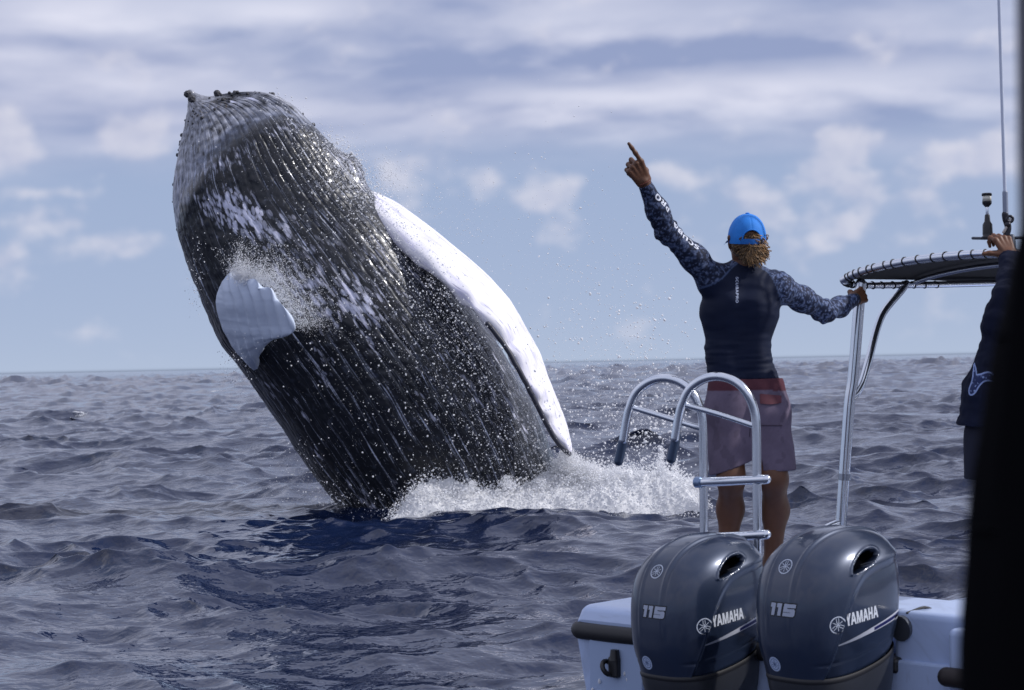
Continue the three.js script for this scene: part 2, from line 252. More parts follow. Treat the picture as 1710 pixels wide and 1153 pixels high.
// ---------------------------------------------------------------- breaching humpback whale
const WF = {};                                           // shape of the whale's front, also used by the spray
{
  const lx = [313, 313, 311, 303, 296, 291, 291, 301, 317, 339, 366, 398, 432, 468, 510, 555, 597, 642, 692], ly = [160, 176, 203, 232, 262, 300, 350, 398, 445, 500, 566, 610, 655, 707, 770, 830, 885, 950, 1030];
  const rx = [324, 352, 402, 450, 490, 525, 557, 588, 624, 682, 745, 793, 831, 870, 903, 925, 940, 956, 982], ry = [154, 161, 155, 157, 176, 210, 246, 283, 324, 384, 455, 520, 575, 640, 705, 768, 832, 900, 980];
  const dep = [24.9, 24.9, 24.8, 24.8, 24.8, 24.8, 24.85, 24.9, 24.95, 25.0, 25.1, 25.2, 25.3, 25.4, 25.5, 25.6, 25.7, 25.8, 25.9];
  const thick = [0.9, 0.62, 0.46, 0.44, 0.5, 0.58, 0.66, 0.7, 0.76, 0.8, 0.84, 0.87, 0.9, 0.92, 0.93, 0.94, 0.95, 0.95, 0.95];
  const n = lx.length - 1; WF.n = n;
  // where the smooth chin ends and the throat bulges out, as a ring number across the front (s from 0 left to 1 right)
  const edgeT = [7.1, 6.6, 5.9, 5.15, 4.55, 4.35, 4.55, 5.0, 5.5];
  WF.pleats = 30;
  WF.wob = (t, s) => s + 0.003 * noise(t * 0.35, s * 3, 1.7) + 0.0015 * noise(t * 1.7, s * 9, 5.1);
  WF.frame = (t) => {
    const d = cr(dep, t), L = at(cr(lx, t), cr(ly, t), d), R = at(cr(rx, t), cr(ry, t), d), c = L.clone().add(R).multiplyScalar(0.5), a = R.clone().sub(L).multiplyScalar(0.5);
    return { c, a, b: a.length() * cr(thick, t), t };
  };
  WF.point = (fr, th) => {                                // th 0 right, pi/2 towards the lens, pi left
    const co = Math.cos(th), si = Math.sin(th), ex = 2 / 2.25, x = Math.sign(co) * Math.abs(co) ** ex, y = Math.sign(si) * Math.abs(si) ** ex, t = fr.t;
    const s = 1 - th / Math.PI, front = si > 0 ? si : 0, p = fr.c.clone().addScaledVector(fr.a, x); p.z += fr.b * y;
    if (si > 0) {
      const et = cr(edgeT, s * 8), bulge = sst(-0.55, 0.5, t - et) * Math.exp(-Math.max(0, t - et - 0.5) * 0.22);
      p.z += 0.2 * bulge * Math.sqrt(front);
      p.z -= 0.06 * Math.exp(-Math.pow((t - et + 0.75) / 0.5, 2)) * front;
      // folded skin behind the left flipper and towards the right armpit
      p.z += 0.10 * Math.exp(-Math.pow((s - 0.93) / 0.06, 2) - Math.pow((t - 7.6) / 0.8, 2));
      const w = WF.wob(t, s) * WF.pleats, gr = Math.pow(0.5 + 0.5 * Math.cos(2 * Math.PI * w), 6), m = sst(0.9, 3.2, t) * sst(0.0, 0.08, s) * sst(1.0, 0.93, s) * lerp(1, 0.35, sst(12, 17, t)) * sst(0.94, 0.80, s);
      const out = V(x * 0.5, 0.05, front).normalize();
      p.addScaledVector(out, -0.017 * gr * m * (0.55 + 0.9 * noise(t * 1.3, Math.floor(w) * 3.3, 2)));
    }
    { const k = Math.exp(-Math.pow((s - 0.97) / 0.09, 2) - Math.pow((t - 7.0) / 0.55, 2)); p.x += 0.09 * k; p.y += 0.11 * k; }
    // lip along the jaw: a ridge on the right edge of the chin
    const lip = Math.exp(-Math.pow((s - 0.9) / 0.10, 2)) * sst(0.8, 1.6, t) * sst(5.2, 4, t);
    p.z += 0.07 * lip;
    const q = 0.030 * fbm(p.x * 2.1, p.y * 2.1, p.z * 2.1, 3) + 0.007 * noise(p.x * 14, p.y * 14, p.z * 14);
    p.x += q * x; p.z += q * y;
    return p;
  };
  const nf = 420, nb = 56, nt = 430, N = nf + nb, frames = [];
  for (let j = 0; j <= nt; j++) frames.push(WF.frame(j / nt * n));
  const body = grid(N, nt, (u, v) => {
    const i = Math.round(u * N), th = i <= nf ? Math.PI * (1 - i / nf) : -Math.PI * (i - nf) / nb;
    return WF.point(frames[Math.round(v * nt)], th);
  }, true);
  { const uv = body.attributes.uv; for (let k = 0; k < uv.count; k++) { const i = Math.round(uv.getX(k) * N); uv.setX(k, i <= nf ? i / nf * 0.94 + 0.03 : 0.97 + 0.03 * (i - nf) / nb); } }
  // close the tip of the jaw
  const tipR = frames[0], cap = new THREE.SphereGeometry(1, 28, 20); cap.scale(tipR.a.length() * 1.08, tipR.a.length() * 1.25, tipR.b * 1.1); cap.rotateZ(0.5); cap.translate(tipR.c.x, tipR.c.y, tipR.c.z);
  { const uv = cap.attributes.uv; for (let k = 0; k < uv.count; k++) uv.setXY(k, 0.2 + 0.6 * uv.getX(k), 0.012); }

  // the skin: near black, with pale scars, white throat patches, foam that runs down the pleats and wet droplets
  const S = 2048, r = rngOf(5);
  const skin = canvasTex(S, S, (g) => {
    const X = (s) => (s * 0.94 + 0.03) * S, Y = (t) => S - t / n * S;
    g.fillStyle = '#1d1e23'; g.fillRect(0, 0, S, S);
    // broad tones: sunlight painted on the right flank, sky sheen and mottling on the chin
    const im = g.getImageData(0, 0, S, S), D = im.data;
    for (let y = 0; y < S; y++) { const t = (S - y) / S * n; for (let x = 0; x < S; x++) {
      const s = (x / S - 0.03) / 0.94, o = (y * S + x) * 4, et = cr(edgeT, s * 8);
      let v = 0.0085 + 0.006 * fbm(s * 14, t * 1.1, 1, 3);
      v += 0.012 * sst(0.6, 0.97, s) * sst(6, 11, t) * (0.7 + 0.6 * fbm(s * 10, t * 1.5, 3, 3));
      const chin = sst(0.3, -0.9, t - et + 0.9 * fbm(s * 18, t * 1.6, 14, 3));
      v += chin * (0.25 + 0.55 * fbm(s * 30, t * 3.0, 6, 5) + 0.22 * fbm(s * 60, t * 1.0, 9, 3));
      v += chin * 0.09 * sst(0.42, 0.1, s) * sst(1.5, 4, t); v -= chin * 0.20 * Math.exp(-Math.pow((t - 2.1) / 0.45, 2)) * sst(0.45, 0.6, s);
      const mott = fbm(s * 46 + t * 0.3, t * 3.4, 12, 4); v += 0.032 * sst(0.15, 0.5, mott) * (1 - 0.75 * Math.exp(-Math.pow((s - 0.22) / 0.16, 2) - Math.pow((t - 8.2) / 1.4, 2)));
      v = Math.max(0.006, v); const w = Math.pow(v, 1 / 2.2) * 255;
      const bl = 1 - chin * 0.8; D[o] = w * (1 - 0.14 * bl); D[o + 1] = w * (1 - 0.06 * bl); D[o + 2] = w * (1.03 + 0.12 * bl);
    } }
    g.putImageData(im, 0, 0);
    const line = (s, t0, t1, a, wd, jit) => { const pts = Math.ceil((t1 - t0) * 9) + 2; let ps = null; for (let i = 0; i <= pts; i++) { const t = lerp(t0, t1, i / pts), q = s + jit * noise(t * 0.9, s * 40, 3) + (s - WF.wob(t, s)); const k = a * clamp(0.55 + 1.1 * noise(t * 2.2, s * 77, 8), 0.02, 1.2) * Math.sin(Math.PI * clamp(i / pts, 0.03, 0.97)); if (ps) { g.strokeStyle = `rgba(205,212,232,${k.toFixed(3)})`; g.lineWidth = wd * (0.4 + 1.1 * r()); g.beginPath(); g.moveTo(X(ps[0]), Y(ps[1])); g.lineTo(X(q), Y(t)); g.stroke(); } ps = [q, t]; } };
    g.lineCap = 'round';
    // water running in the pleats
    for (let i = 1; i < WF.pleats; i++) { const s = i / WF.pleats; for (let k = 0; k < 17; k++) { const t0 = 3 + 13 * r(), len = 1.0 + 4.5 * r() * r(); line(s + 0.004 * gauss(r), t0, Math.min(17, t0 + len), 0.4 + 0.95 * r() * r(), 2.2 + 5 * r() * r(), 0.006); } }
    for (let k = 0; k < 1100; k++) { const s = 0.05 + 0.9 * r(), t0 = 1.5 + 15 * r(); line(s, t0, t0 + 0.2 + 1.2 * r() * r(), 0.15 + 0.45 * r() * r(), 1.6 + 3 * r(), 0.01); }
    // dark seams under the chin
    for (let i = 0; i < 26; i++) { const s = 0.16 + 0.78 * i / 25; g.strokeStyle = 'rgba(10,10,16,0.5)'; g.lineWidth = 3 + 2 * r(); g.beginPath(); for (let k = 0; k <= 10; k++) { const t = lerp(1.6 + 0.6 * r() * 0, cr(edgeT, s * 8) - 0.4, k / 10); g.lineTo(X(s + 0.006 * noise(t * 2, s * 30, 2)), Y(t)); } g.stroke(); }
    // white splashes of skin and foam: flecked clusters
    const flecks = (s, t, ds, dt, num, a, sz) => { for (let k = 0; k < num; k++) { const p = s + ds * gauss(r) * 0.6, q = t + dt * gauss(r) * 0.6; if (fbm(p * 70, q * 6, 21, 4) < 0.06) continue; g.fillStyle = `rgba(214,216,236,${(a * (0.4 + 0.6 * r())).toFixed(3)})`; g.beginPath(); g.ellipse(X(p), Y(q), sz * (0.4 + r()), sz * (0.9 + 2.2 * r()), 0.25 * gauss(r), 0, 7); g.fill(); } };
    flecks(0.42, 7.0, 0.05, 0.55, 900, 0.6, 6); flecks(0.45, 7.6, 0.03, 0.35, 420, 0.8, 7); flecks(0.36, 6.6, 0.05, 0.4, 360, 0.55, 6); flecks(0.5, 8.2, 0.05, 0.35, 160, 0.6, 7);
    flecks(0.62, 2.5, 0.012, 0.14, 34, 0.7, 10); flecks(0.72, 3.0, 0.012, 0.14, 38, 0.75, 10); flecks(0.5, 2.3, 0.02, 0.12, 20, 0.35, 6);
    flecks(0.15, 5.2, 0.12, 1.0, 1300, 0.25, 5); flecks(0.42, 5.4, 0.12, 0.35, 700, 0.34, 5); flecks(0.75, 5.0, 0.10, 0.3, 420, 0.3, 5);
    flecks(0.47, 9.6, 0.07, 0.7, 1100, 0.4, 5); flecks(0.56, 10.2, 0.05, 0.5, 360, 0.65, 7); flecks(0.62, 9.2, 0.12, 1.6, 900, 0.3, 4.5); flecks(0.9, 7.2, 0.06, 0.8, 800, 0.45, 4.5);
    for (let k = 0; k < 26; k++) flecks(0.12 + 0.8 * r(), 9 + 7.5 * r(), 0.012, 0.35, 44, 0.55, 5);
    flecks(0.75, 12.5, 0.14, 2.6, 2600, 0.42, 3); flecks(0.45, 15.5, 0.3, 0.7, 900, 0.35, 4.5);
    // fine beads of water everywhere
    for (let k = 0; k < 8000; k++) { const s = 1 - r() * (0.25 + 0.75 * r()), t = 3 + 13.5 * r(); g.fillStyle = `rgba(225,228,240,${(0.1 + 0.5 * r() * r()).toFixed(2)})`; g.fillRect(X(s), Y(t), 2 + 4 * r() * r(), 2.5 + 6 * r() * r()); }
    // a rusty stain below the tip
    for (let k = 0; k < 130; k++) { g.fillStyle = `rgba(150,120,70,${(0.2 + 0.3 * r()).toFixed(2)})`; g.beginPath(); g.ellipse(X(0.42 + 0.16 * gauss(r)), Y(2.0 + 0.4 * gauss(r)), 3 + 4 * r(), 2 + 4 * r(), 0, 0, 7); g.fill(); }
  });
  skin.anisotropy = 4;
  const skinMat = std({ map: skin, roughness: 0.4, ior: 1.36, clearcoat: 0.3, clearcoatRoughness: 0.16 });
  const base = frames[Math.round(nt * 15.6 / n)].c.clone(); base.y = 0;
  const whale = thing('humpback_whale', base, 'huge dark humpback whale breaching with pleated throat towards the camera', 'whale');
  part('body', [body, cap], skinMat, whale);
  WF.sample = (s, t) => { const fr = WF.frame(t); return WF.point(fr, Math.PI * (1 - s)); };

  // flippers: sections between two edges, each a flattened loop
  const flip = (ex, ey, ed, fx, fy, fd, th, nu, nv, rough) => {
    const m = ex.length - 1;
    return grid(nu, nv, (u, v) => {
      const t = v * m, E = at(cr(ex, t), cr(ey, t), cr(ed, t)), F = at(cr(fx, t), cr(fy, t), cr(fd, t)), c = E.clone().add(F).multiplyScalar(0.5), a = F.clone().sub(E).multiplyScalar(0.5);
      const ph = u * 2 * Math.PI, along = frontOf(t, m, E, F, ex, ey, ed, fx, fy, fd), nrm = along.cross(a).normalize();
      const w = cr(th, t), co = Math.cos(ph), si = Math.sin(ph);
      const p = c.addScaledVector(a, co).addScaledVector(nrm, w * si * (1 - 0.35 * co));
      p.addScaledVector(nrm, rough(u, v, co, si, p) * Math.sign(si) * Math.min(1, Math.abs(si) * 2.5));
      return p;
    }, true);
  };
  function frontOf(t, m, E, F, ex, ey, ed, fx, fy, fd) { const h = 0.05, a = Math.min(m, t + h), b = Math.max(0, t - h); const P = (q) => at((cr(ex, q) + cr(fx, q)) / 2, (cr(ey, q) + cr(fy, q)) / 2, (cr(ed, q) + cr(fd, q)) / 2); return P(a).sub(P(b)).normalize(); }
  const white = canvasTex(512, 512, (g) => {
    g.fillStyle = '#f1eff4'; g.fillRect(0, 0, 512, 512); const im = g.getImageData(0, 0, 512, 512), D = im.data;
    for (let y = 0; y < 512; y++) for (let x = 0; x < 512; x++) { const a = fbm(Math.cos(x / 512 * 6.283) * 3, Math.sin(x / 512 * 6.283) * 3, y / 40, 5), b = fbm(Math.cos(x / 512 * 6.283) * 9, Math.sin(x / 512 * 6.283) * 9, y / 90 + 30, 3), v = 1 - 0.14 * sst(-0.1, 0.45, a) - 0.10 * sst(0, 0.5, b), o = (y * 512 + x) * 4; D[o] *= v; D[o + 1] *= v; D[o + 2] *= Math.sqrt(v); }
    g.putImageData(im, 0, 0); const q = rngOf(3); for (let k = 0; k < 150; k++) { g.fillStyle = `rgba(70,70,84,${(0.1 + 0.3 * q()).toFixed(2)})`; g.beginPath(); g.ellipse(512 * q(), 512 * q(), 1 + 2 * q(), 2 + 5 * q(), 0, 0, 7); g.fill(); }
  });
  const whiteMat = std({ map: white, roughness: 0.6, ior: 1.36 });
  // photo-right flipper: runs down along the flank, its tip near the water
  const EX = [606, 632, 680, 724, 768, 808, 842, 868, 890, 910, 930, 946, 952], EY = [345, 372, 418, 452, 494, 532, 574, 618, 660, 700, 735, 753, 758];
  const rf = flip(
    EX, EY, [24.5, 24.3, 24.1, 23.95, 23.85, 23.8, 23.8, 23.8, 23.85, 23.9, 23.95, 24, 24.05],
    [620, 656, 708, 758, 808, 848, 877, 900, 915, 930, 944, 953, 955], [322, 338, 374, 414, 456, 500, 548, 590, 632, 668, 705, 740, 752], [25.0, 25.0, 24.9, 24.85, 24.75, 24.7, 24.6, 24.55, 24.5, 24.4, 24.35, 24.2, 24.1],
    [0.11, 0.14, 0.15, 0.14, 0.13, 0.125, 0.11, 0.1, 0.09, 0.08, 0.065, 0.04, 0.02], 72, 260,
    (u, v, co, si) => 0.010 * fbm(v * 26, u * 9, 2, 3) + 0.028 * Math.max(0, -co) * Math.sin(v * 60 + 4 * noise(v * 7, 0, 0)) * sst(0.1, 0.3, v));
  const f1 = part('flipper', rf, whiteMat, whale); f1.userData.label = 'long white flipper lying along the sunlit flank';
  // dark trailing edge with knobs
  { const pts = []; for (let i = 0; i <= 40; i++) { const t = 5.2 + 6.6 * i / 40; pts.push(at(cr(EX, t) - 1, cr(EY, t) + 1, cr([24.5, 24.3, 24.1, 23.95, 23.85, 23.8, 23.8, 23.8, 23.85, 23.9, 23.95, 24, 24.05], t) - 0.02)); pts[i].y += 0.012 * noise(i * 0.6, 2, 4); }
    part('dark_edge', tube(pts, 0.032, 120, 8), std({ color: C(0.03, 0.032, 0.05), roughness: 0.5 }), f1); }
  // photo-left flipper: short by perspective, tip towards the lens, scalloped front edge
  const scal = (v) => Math.abs(Math.sin(v * Math.PI * 9 + 0.4)) ** 1.1;
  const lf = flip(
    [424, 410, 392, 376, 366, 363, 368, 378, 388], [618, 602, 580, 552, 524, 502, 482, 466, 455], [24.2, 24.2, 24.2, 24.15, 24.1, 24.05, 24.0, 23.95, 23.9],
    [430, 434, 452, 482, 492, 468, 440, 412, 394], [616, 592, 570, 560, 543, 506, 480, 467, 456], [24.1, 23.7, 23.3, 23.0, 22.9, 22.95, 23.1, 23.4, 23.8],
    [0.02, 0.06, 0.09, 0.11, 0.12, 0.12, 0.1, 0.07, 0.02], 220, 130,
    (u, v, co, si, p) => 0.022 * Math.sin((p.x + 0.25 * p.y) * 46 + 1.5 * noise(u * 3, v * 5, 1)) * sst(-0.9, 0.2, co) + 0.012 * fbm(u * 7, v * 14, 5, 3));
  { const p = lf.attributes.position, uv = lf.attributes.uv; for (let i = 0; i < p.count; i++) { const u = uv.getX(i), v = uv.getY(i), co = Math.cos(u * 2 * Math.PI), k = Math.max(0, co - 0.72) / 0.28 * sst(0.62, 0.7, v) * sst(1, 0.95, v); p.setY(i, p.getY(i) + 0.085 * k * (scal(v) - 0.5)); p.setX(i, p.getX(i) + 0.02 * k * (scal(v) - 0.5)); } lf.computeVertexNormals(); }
  const paintedShadeMat = std({ color: C(0.56, 0.63, 0.76), roughness: 0.55, ior: 1.36 }); const f2 = part('flipper', lf, paintedShadeMat, whale); f2.userData.label = 'foreshortened flipper with scalloped edge, in shade';  // blue shade is put into this flipper's colour, the other stays white
  // knobs and barnacles on the jaw tip and lip
  { const kn = [], q = rngOf(41); const put = (p, rr) => { const b = new THREE.IcosahedronGeometry(rr, 2), a = b.attributes.position; for (let i = 0; i < a.count; i++) { const k = 1 + 0.25 * noise(a.getX(i) * 40 + p.x * 9, a.getY(i) * 40, a.getZ(i) * 40); a.setXYZ(i, a.getX(i) * k, a.getY(i) * k, a.getZ(i) * k); } b.computeVertexNormals(); b.translate(p.x, p.y, p.z); kn.push(b); };
    put(at(362, 156, 24.6), 0.045); put(at(392, 155, 24.7), 0.03); put(at(455, 158, 24.7), 0.03); put(at(313, 157, 24.8), 0.05); put(at(320, 165, 24.6), 0.05);
    for (let k = 0; k < 26; k++) { const t = 1.6 + 6 * q(); put(WF.sample(q() < 0.5 ? 0.97 + 0.03 * q() : 0.02 * q(), t), 0.012 + 0.018 * q()); }
    for (let k = 0; k < 30; k++) put(WF.sample(0.2 + 0.7 * q(), 1.2 + 1.6 * q()), 0.008 + 0.016 * q());
    part('barnacles', kn, std({ color: C(0.045, 0.045, 0.052), roughness: 0.6 }), whale).userData.kind = 'stuff'; }
}

// ---------------------------------------------------------------- thrown water: droplets, foam and the splash round the whale
const dropGeo = new THREE.IcosahedronGeometry(1, 1);
const foamMat = std({ color: C(0.93, 0.935, 0.95), roughness: 1, ior: 1.33, transmission: 0.35 });
function spray(name, label, category, list, mat = foamMat, geo = dropGeo) {           // list of [Vector3, radius, stretch]
  const m = new THREE.InstancedMesh(geo, mat, list.length), o = new THREE.Object3D(), r = rngOf(list.length);
  list.forEach(([p, s, st], i) => { o.position.copy(p); o.scale.set(s * (0.7 + 0.6 * r()), s * (0.7 + 0.6 * r()) * (st ?? 1), s * (0.7 + 0.6 * r())); o.rotation.set(st ? 0 : r() * 6, st ? 0 : r() * 6, st ? 0.5 * gauss(r) : r() * 6); o.updateMatrix(); m.setMatrixAt(i, o.matrix); });
  m.name = numbered(name); scene.add(m); return tag(m, label, category, null, 'stuff');
}
{
  const r = rngOf(99);
  // beads flying just off the skin, densest on the sunlit flank
  const on = [];
  const off = (s, t, gap, sz) => { const p = WF.sample(clamp(s, 0.02, 0.99), clamp(t, 0.5, 16.6)); p.z += 0.04 + gap * r(); p.x += 0.1 * gauss(r) * gap; p.y += 0.1 * gauss(r) * gap; on.push([p, sz]); };
  const size = () => 0.0018 + 0.009 * Math.pow(r(), 6);
  for (let k = 0; k < 7500; k++) off(0.84 + 0.11 * gauss(r), 10.2 + 2.4 * gauss(r), 1.1, size());
  for (let k = 0; k < 6000; k++) off(0.70 + 0.16 * gauss(r), 13 + 2.3 * gauss(r), 1.0, size());
  for (let k = 0; k < 1500; k++) off(0.25 + 0.75 * Math.sqrt(r()), 4 + 12.5 * r(), 0.8, size() * 0.8);
  for (let k = 0; k < 3200; k++) off(0.9 + 0.07 * gauss(r), 7.2 + 0.9 * gauss(r), 0.6, size());
  for (let k = 0; k < 2200; k++) off(0.5 + 0.25 * gauss(r), 15.7 + 0.5 * gauss(r), 0.6, size());
  spray('water_droplets', 'white water droplets flying off the dark flank and belly of the whale', 'droplets', on);
  // the veil blown off the shaded flipper's scalloped edge
  const veil = [];
  // every streak starts on the flipper's edge and trails up and away to the right
  for (let k = 0; k < 620; k++) {
    const u = Math.pow(r(), 1.15), x0 = lerp(386, 500, u) + 5 * gauss(r), y0 = (u < 0.5 ? lerp(460, 476, u * 2) : lerp(476, 545, u * 2 - 1)) + 5 * gauss(r), a = lerp(-1.25, 0.05, Math.pow(u, 0.8)) + 0.28 * gauss(r), len = (24 + 90 * r() * r()) * lerp(0.8, 1.25, u), dd = 23.25 + 0.25 * r(), bend = -0.5 * r(), den = 20 + 70 * r() * r();
    for (let q = 0; q < den; q++) { const t = Math.pow(r(), 1.5), w = 0.6 + 3.6 * t, b = a + bend * t; veil.push([at(x0 + Math.cos(b) * len * t + w * gauss(r), y0 + Math.sin(b) * len * t + w * gauss(r) + 6 * t * t, dd), 0.0014 + 0.0042 * Math.pow(r(), 3)]); }
  }
  spray('spray_veil', 'fine mist of spray blown off the scalloped edge of the shaded flipper', 'spray', veil);
  // open air right of the whale, left of it and round its head
  const air = [];
  const cloud = (n, x, y, sx, sy, d, sz) => { for (let k = 0; k < n * 2.2; k++) { const px = x + sx * gauss(r), py = y + sy * gauss(r); if (py < 845) air.push([at(px, py, d + 1.2 * gauss(r)), (0.0022 + 0.0085 * Math.pow(r(), 4)) * sz]); } };
  cloud(900, 1010, 690, 70, 80, 25, 1.15); cloud(420, 1090, 720, 40, 60, 25, 1.5); cloud(500, 960, 520, 60, 130, 25.5, 0.9); cloud(260, 860, 400, 110, 90, 25.5, 0.8); cloud(160, 1090, 560, 36, 60, 25, 1.2);
  cloud(700, 505, 800, 34, 34, 25.2, 0.75); cloud(420, 548, 838, 26, 14, 25.2, 0.9); cloud(320, 400, 600, 14, 26, 25, 0.8); cloud(200, 330, 455, 9, 30, 25, 0.8); cloud(170, 560, 262, 40, 30, 25, 0.7); cloud(500, 640, 300, 26, 24, 25, 0.8);
  cloud(500, 740, 360, 70, 50, 25.6, 0.7); cloud(260, 1020, 600, 80, 110, 24.6, 1.6); cloud(60, 1090, 760, 26, 36, 24, 2.2);
  spray('flying_droplets', 'scattered white droplets in the air round the whale', 'droplets', air);
}
{
  // the foam round its waterline: a lumpy white carpet with clots on it
  const r = rngOf(123), list = [], x0 = at(655, 850, 24.6).x, x1 = at(1165, 850, 24.6).x;
  const top = (u) => 0.06 + 0.17 * Math.exp(-Math.pow((u - 0.18) / 0.14, 2)) + 0.14 * Math.exp(-Math.pow((u - 0.62) / 0.16, 2)) + 0.12 * Math.exp(-Math.pow((u - 0.85) / 0.1, 2));
  const g = grid(340, 150, (u, v) => {
    const x = lerp(x0 - 0.2, x1 + 0.15, u), w = lerp(0.8, 2.4, sst(0, 0.3, u)) * sst(0, 0.05, u) * sst(1, 0.9, u), z = -23.0 - 0.25 * Math.sin(u * 3) + 0.25 * fbm(x * 1.2, 3, 1, 3) - v * (w + 0.4 * fbm(x * 0.9, 7, 2, 3));
    const e = sst(0, 0.2, v) * sst(1, 0.85, v) * sst(0, 0.16, u) * sst(1, 0.9, u), bil = 1 - Math.abs(fbm(x * 3.4, z * 3.4, 3, 4)) * 2.4, fine = 1 - Math.abs(noise(x * 17, z * 17, 1));
    return V(x, Math.max(-0.12, seaY(x, z)) - 0.10 + e * (0.12 + top(u) * (0.55 + 0.75 * bil) * sst(0, 0.6, v) + 0.06 * bil + 0.03 * fine + 0.035 * Math.abs(noise(x * 38, z * 38, 5))), z);
  });
  const m = new THREE.Mesh(g, foamMat); m.name = 'foam_splash'; scene.add(m); tag(m, 'mass of white foam churned up at the waterline of the whale', 'splash', null, 'stuff');
  const P = g.attributes.position;
  for (let k = 0; k < 30000; k++) { const i = Math.floor(r() * P.count), u = (i % 341) / 340; if (u < 0.04 || u > 0.97) continue; if (r() > sst(-0.02, 0.16, u)) continue; const up = Math.pow(r(), 2.2) * (0.05 + 0.7 * top(u)); list.push([V(P.getX(i) + 0.04 * gauss(r), P.getY(i) + 0.005 + up, P.getZ(i) + 0.04 * gauss(r)), 0.0025 + 0.010 * Math.pow(r(), 4)]); }
  // tongues thrown up right of the flipper tip
  const tongue = (x, y, X, Y, n, w, d) => { for (let k = 0; k < n * 4; k++) { const t = Math.pow(r(), 0.8), s = w * (1 - 0.75 * t); list.push([at(lerp(x, X, t) + s * gauss(r) + 8 * noise(t * 4, x * 0.1, 1), lerp(y, Y, t) + s * 0.7 * gauss(r), d + 0.25 * gauss(r)), 0.0025 + 0.012 * Math.pow(r(), 4) * (1.2 - t)]); } };
  tongue(975, 812, 945, 752, 4200, 17, 24.5); tongue(965, 815, 930, 770, 2200, 14, 24.6); tongue(990, 815, 985, 778, 1500, 16, 24.4);
  tongue(1035, 815, 1030, 784, 900, 15, 24.3); tongue(1075, 820, 1070, 790, 1300, 15, 24.3); tongue(1110, 825, 1118, 792, 1300, 14, 24.2); tongue(1140, 830, 1156, 802, 900, 12, 24.2); tongue(1100, 800, 1106, 750, 220, 6, 24.2); tongue(1130, 815, 1128, 756, 160, 5, 24.2);
  tongue(1010, 818, 1015, 788, 900, 16, 24.3); tongue(735, 835, 700, 812, 260, 9, 23.8); tongue(780, 828, 790, 804, 300, 10, 23.9); tongue(850, 825, 846, 796, 320, 12, 24); tongue(905, 825, 900, 800, 300, 10, 24.2);
  spray('splash_clots', 'clots and tongues of white water thrown up beside the whale', 'splash', list);
  // whitecaps far off
  for (const [px, py, w, h, lab] of [[135, 693, 12, 3.5, 'white breaking crest on the dark sea far left, nearest of the three whitecaps'], [354, 655, 9, 2.5, 'white breaking crest on the sea a little below the horizon, left of the whale'], [314, 630, 7, 2, 'tiny white crest just under the horizon left of the whale']]) {
    const hp = 625 - 0.0206 * px, d = 1.9 * FPX / (py - hp), q = [];
    for (let k = 0; k < 240; k++) { const p = at(px + w * gauss(r) * (0.3 + 0.4 * r()), py + h * 0.3 * gauss(r) + h * 0.3, d + 0.3 * gauss(r)); p.y = seaY(p.x, p.z) - 0.01 + h * d / FPX * 0.6 * r() * r(); const b = new THREE.IcosahedronGeometry((0.4 + r()) * h * d / FPX * 0.15, 1); b.scale(2.0, 0.8, 1); b.translate(p.x, p.y, p.z); q.push(b); }
    const c = new THREE.Mesh(mergeGeometries(q), foamMat); c.name = numbered('whitecap'); scene.add(c); tag(c, lab, 'whitecap');
  }
}

// ---------------------------------------------------------------- the white boat ahead, its canopy, engines and ladder
const steel = std({ color: C(0.72, 0.75, 0.8), metalness: 1, roughness: 0.2 });
const blackRub = std({ color: C(0.012, 0.012, 0.015), roughness: 0.55 });
const blackPlastic = std({ color: C(0.014, 0.014, 0.017), roughness: 0.4 });
const gel = canvasTex(512, 512, (g) => { g.fillStyle = '#b2c3e4'; g.fillRect(0, 0, 512, 512); const im = g.getImageData(0, 0, 512, 512), D = im.data; for (let y = 0; y < 512; y++) for (let x = 0; x < 512; x++) { const o = (y * 512 + x) * 4, v = 1 - 0.10 * sst(0.05, 0.5, fbm(x / 60, y / 160, 3, 5)) - 0.05 * sst(0.1, 0.5, fbm(x / 9, y / 40, 8, 3)); D[o] *= v; D[o + 1] *= v; D[o + 2] *= v * 1.0; } g.putImageData(im, 0, 0); });  // white hull, with the blue of its shaded transom put into the colour
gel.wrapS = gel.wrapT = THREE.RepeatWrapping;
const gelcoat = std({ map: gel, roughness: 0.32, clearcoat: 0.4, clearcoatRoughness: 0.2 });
const HEAD = rad(45), FWD = V(Math.sin(HEAD), 0, -Math.cos(HEAD)), STB = V(Math.cos(HEAD), 0, Math.sin(HEAD));
const CORNER = at(967, 1020, 9.3); CORNER.y = 0;
const bt = (s, y, f) => CORNER.clone().addScaledVector(STB, s).addScaledVector(FWD, f).setY(y);   // starboard, up, forward of the port stern corner
const toBoat = new THREE.Matrix4().makeBasis(STB, V(0, 1, 0), FWD.clone().negate()).setPosition(CORNER);
function bbox(s0, s1, y0, y1, f0, f1, r = 0.03, seg = 3) { const g = new RoundedBoxGeometry(s1 - s0, y1 - y0, f1 - f0, seg, r); g.translate((s0 + s1) / 2, (y0 + y1) / 2, -(f0 + f1) / 2); g.applyMatrix4(toBoat); const uv = g.attributes.uv; for (let i = 0; i < uv.count; i++) uv.setXY(i, g.attributes.position.getX(i) * 0.8 + g.attributes.position.getY(i) * 0.5, g.attributes.position.getY(i) * 0.8 + g.attributes.position.getZ(i) * 0.5); return g; }
const BEAM = 2.75, LEN = 6.6;
const boat = thing('motor_boat', bt(BEAM / 2, 0, LEN / 2), 'white open motor boat with black rubbing strake carrying the two people', 'boat');
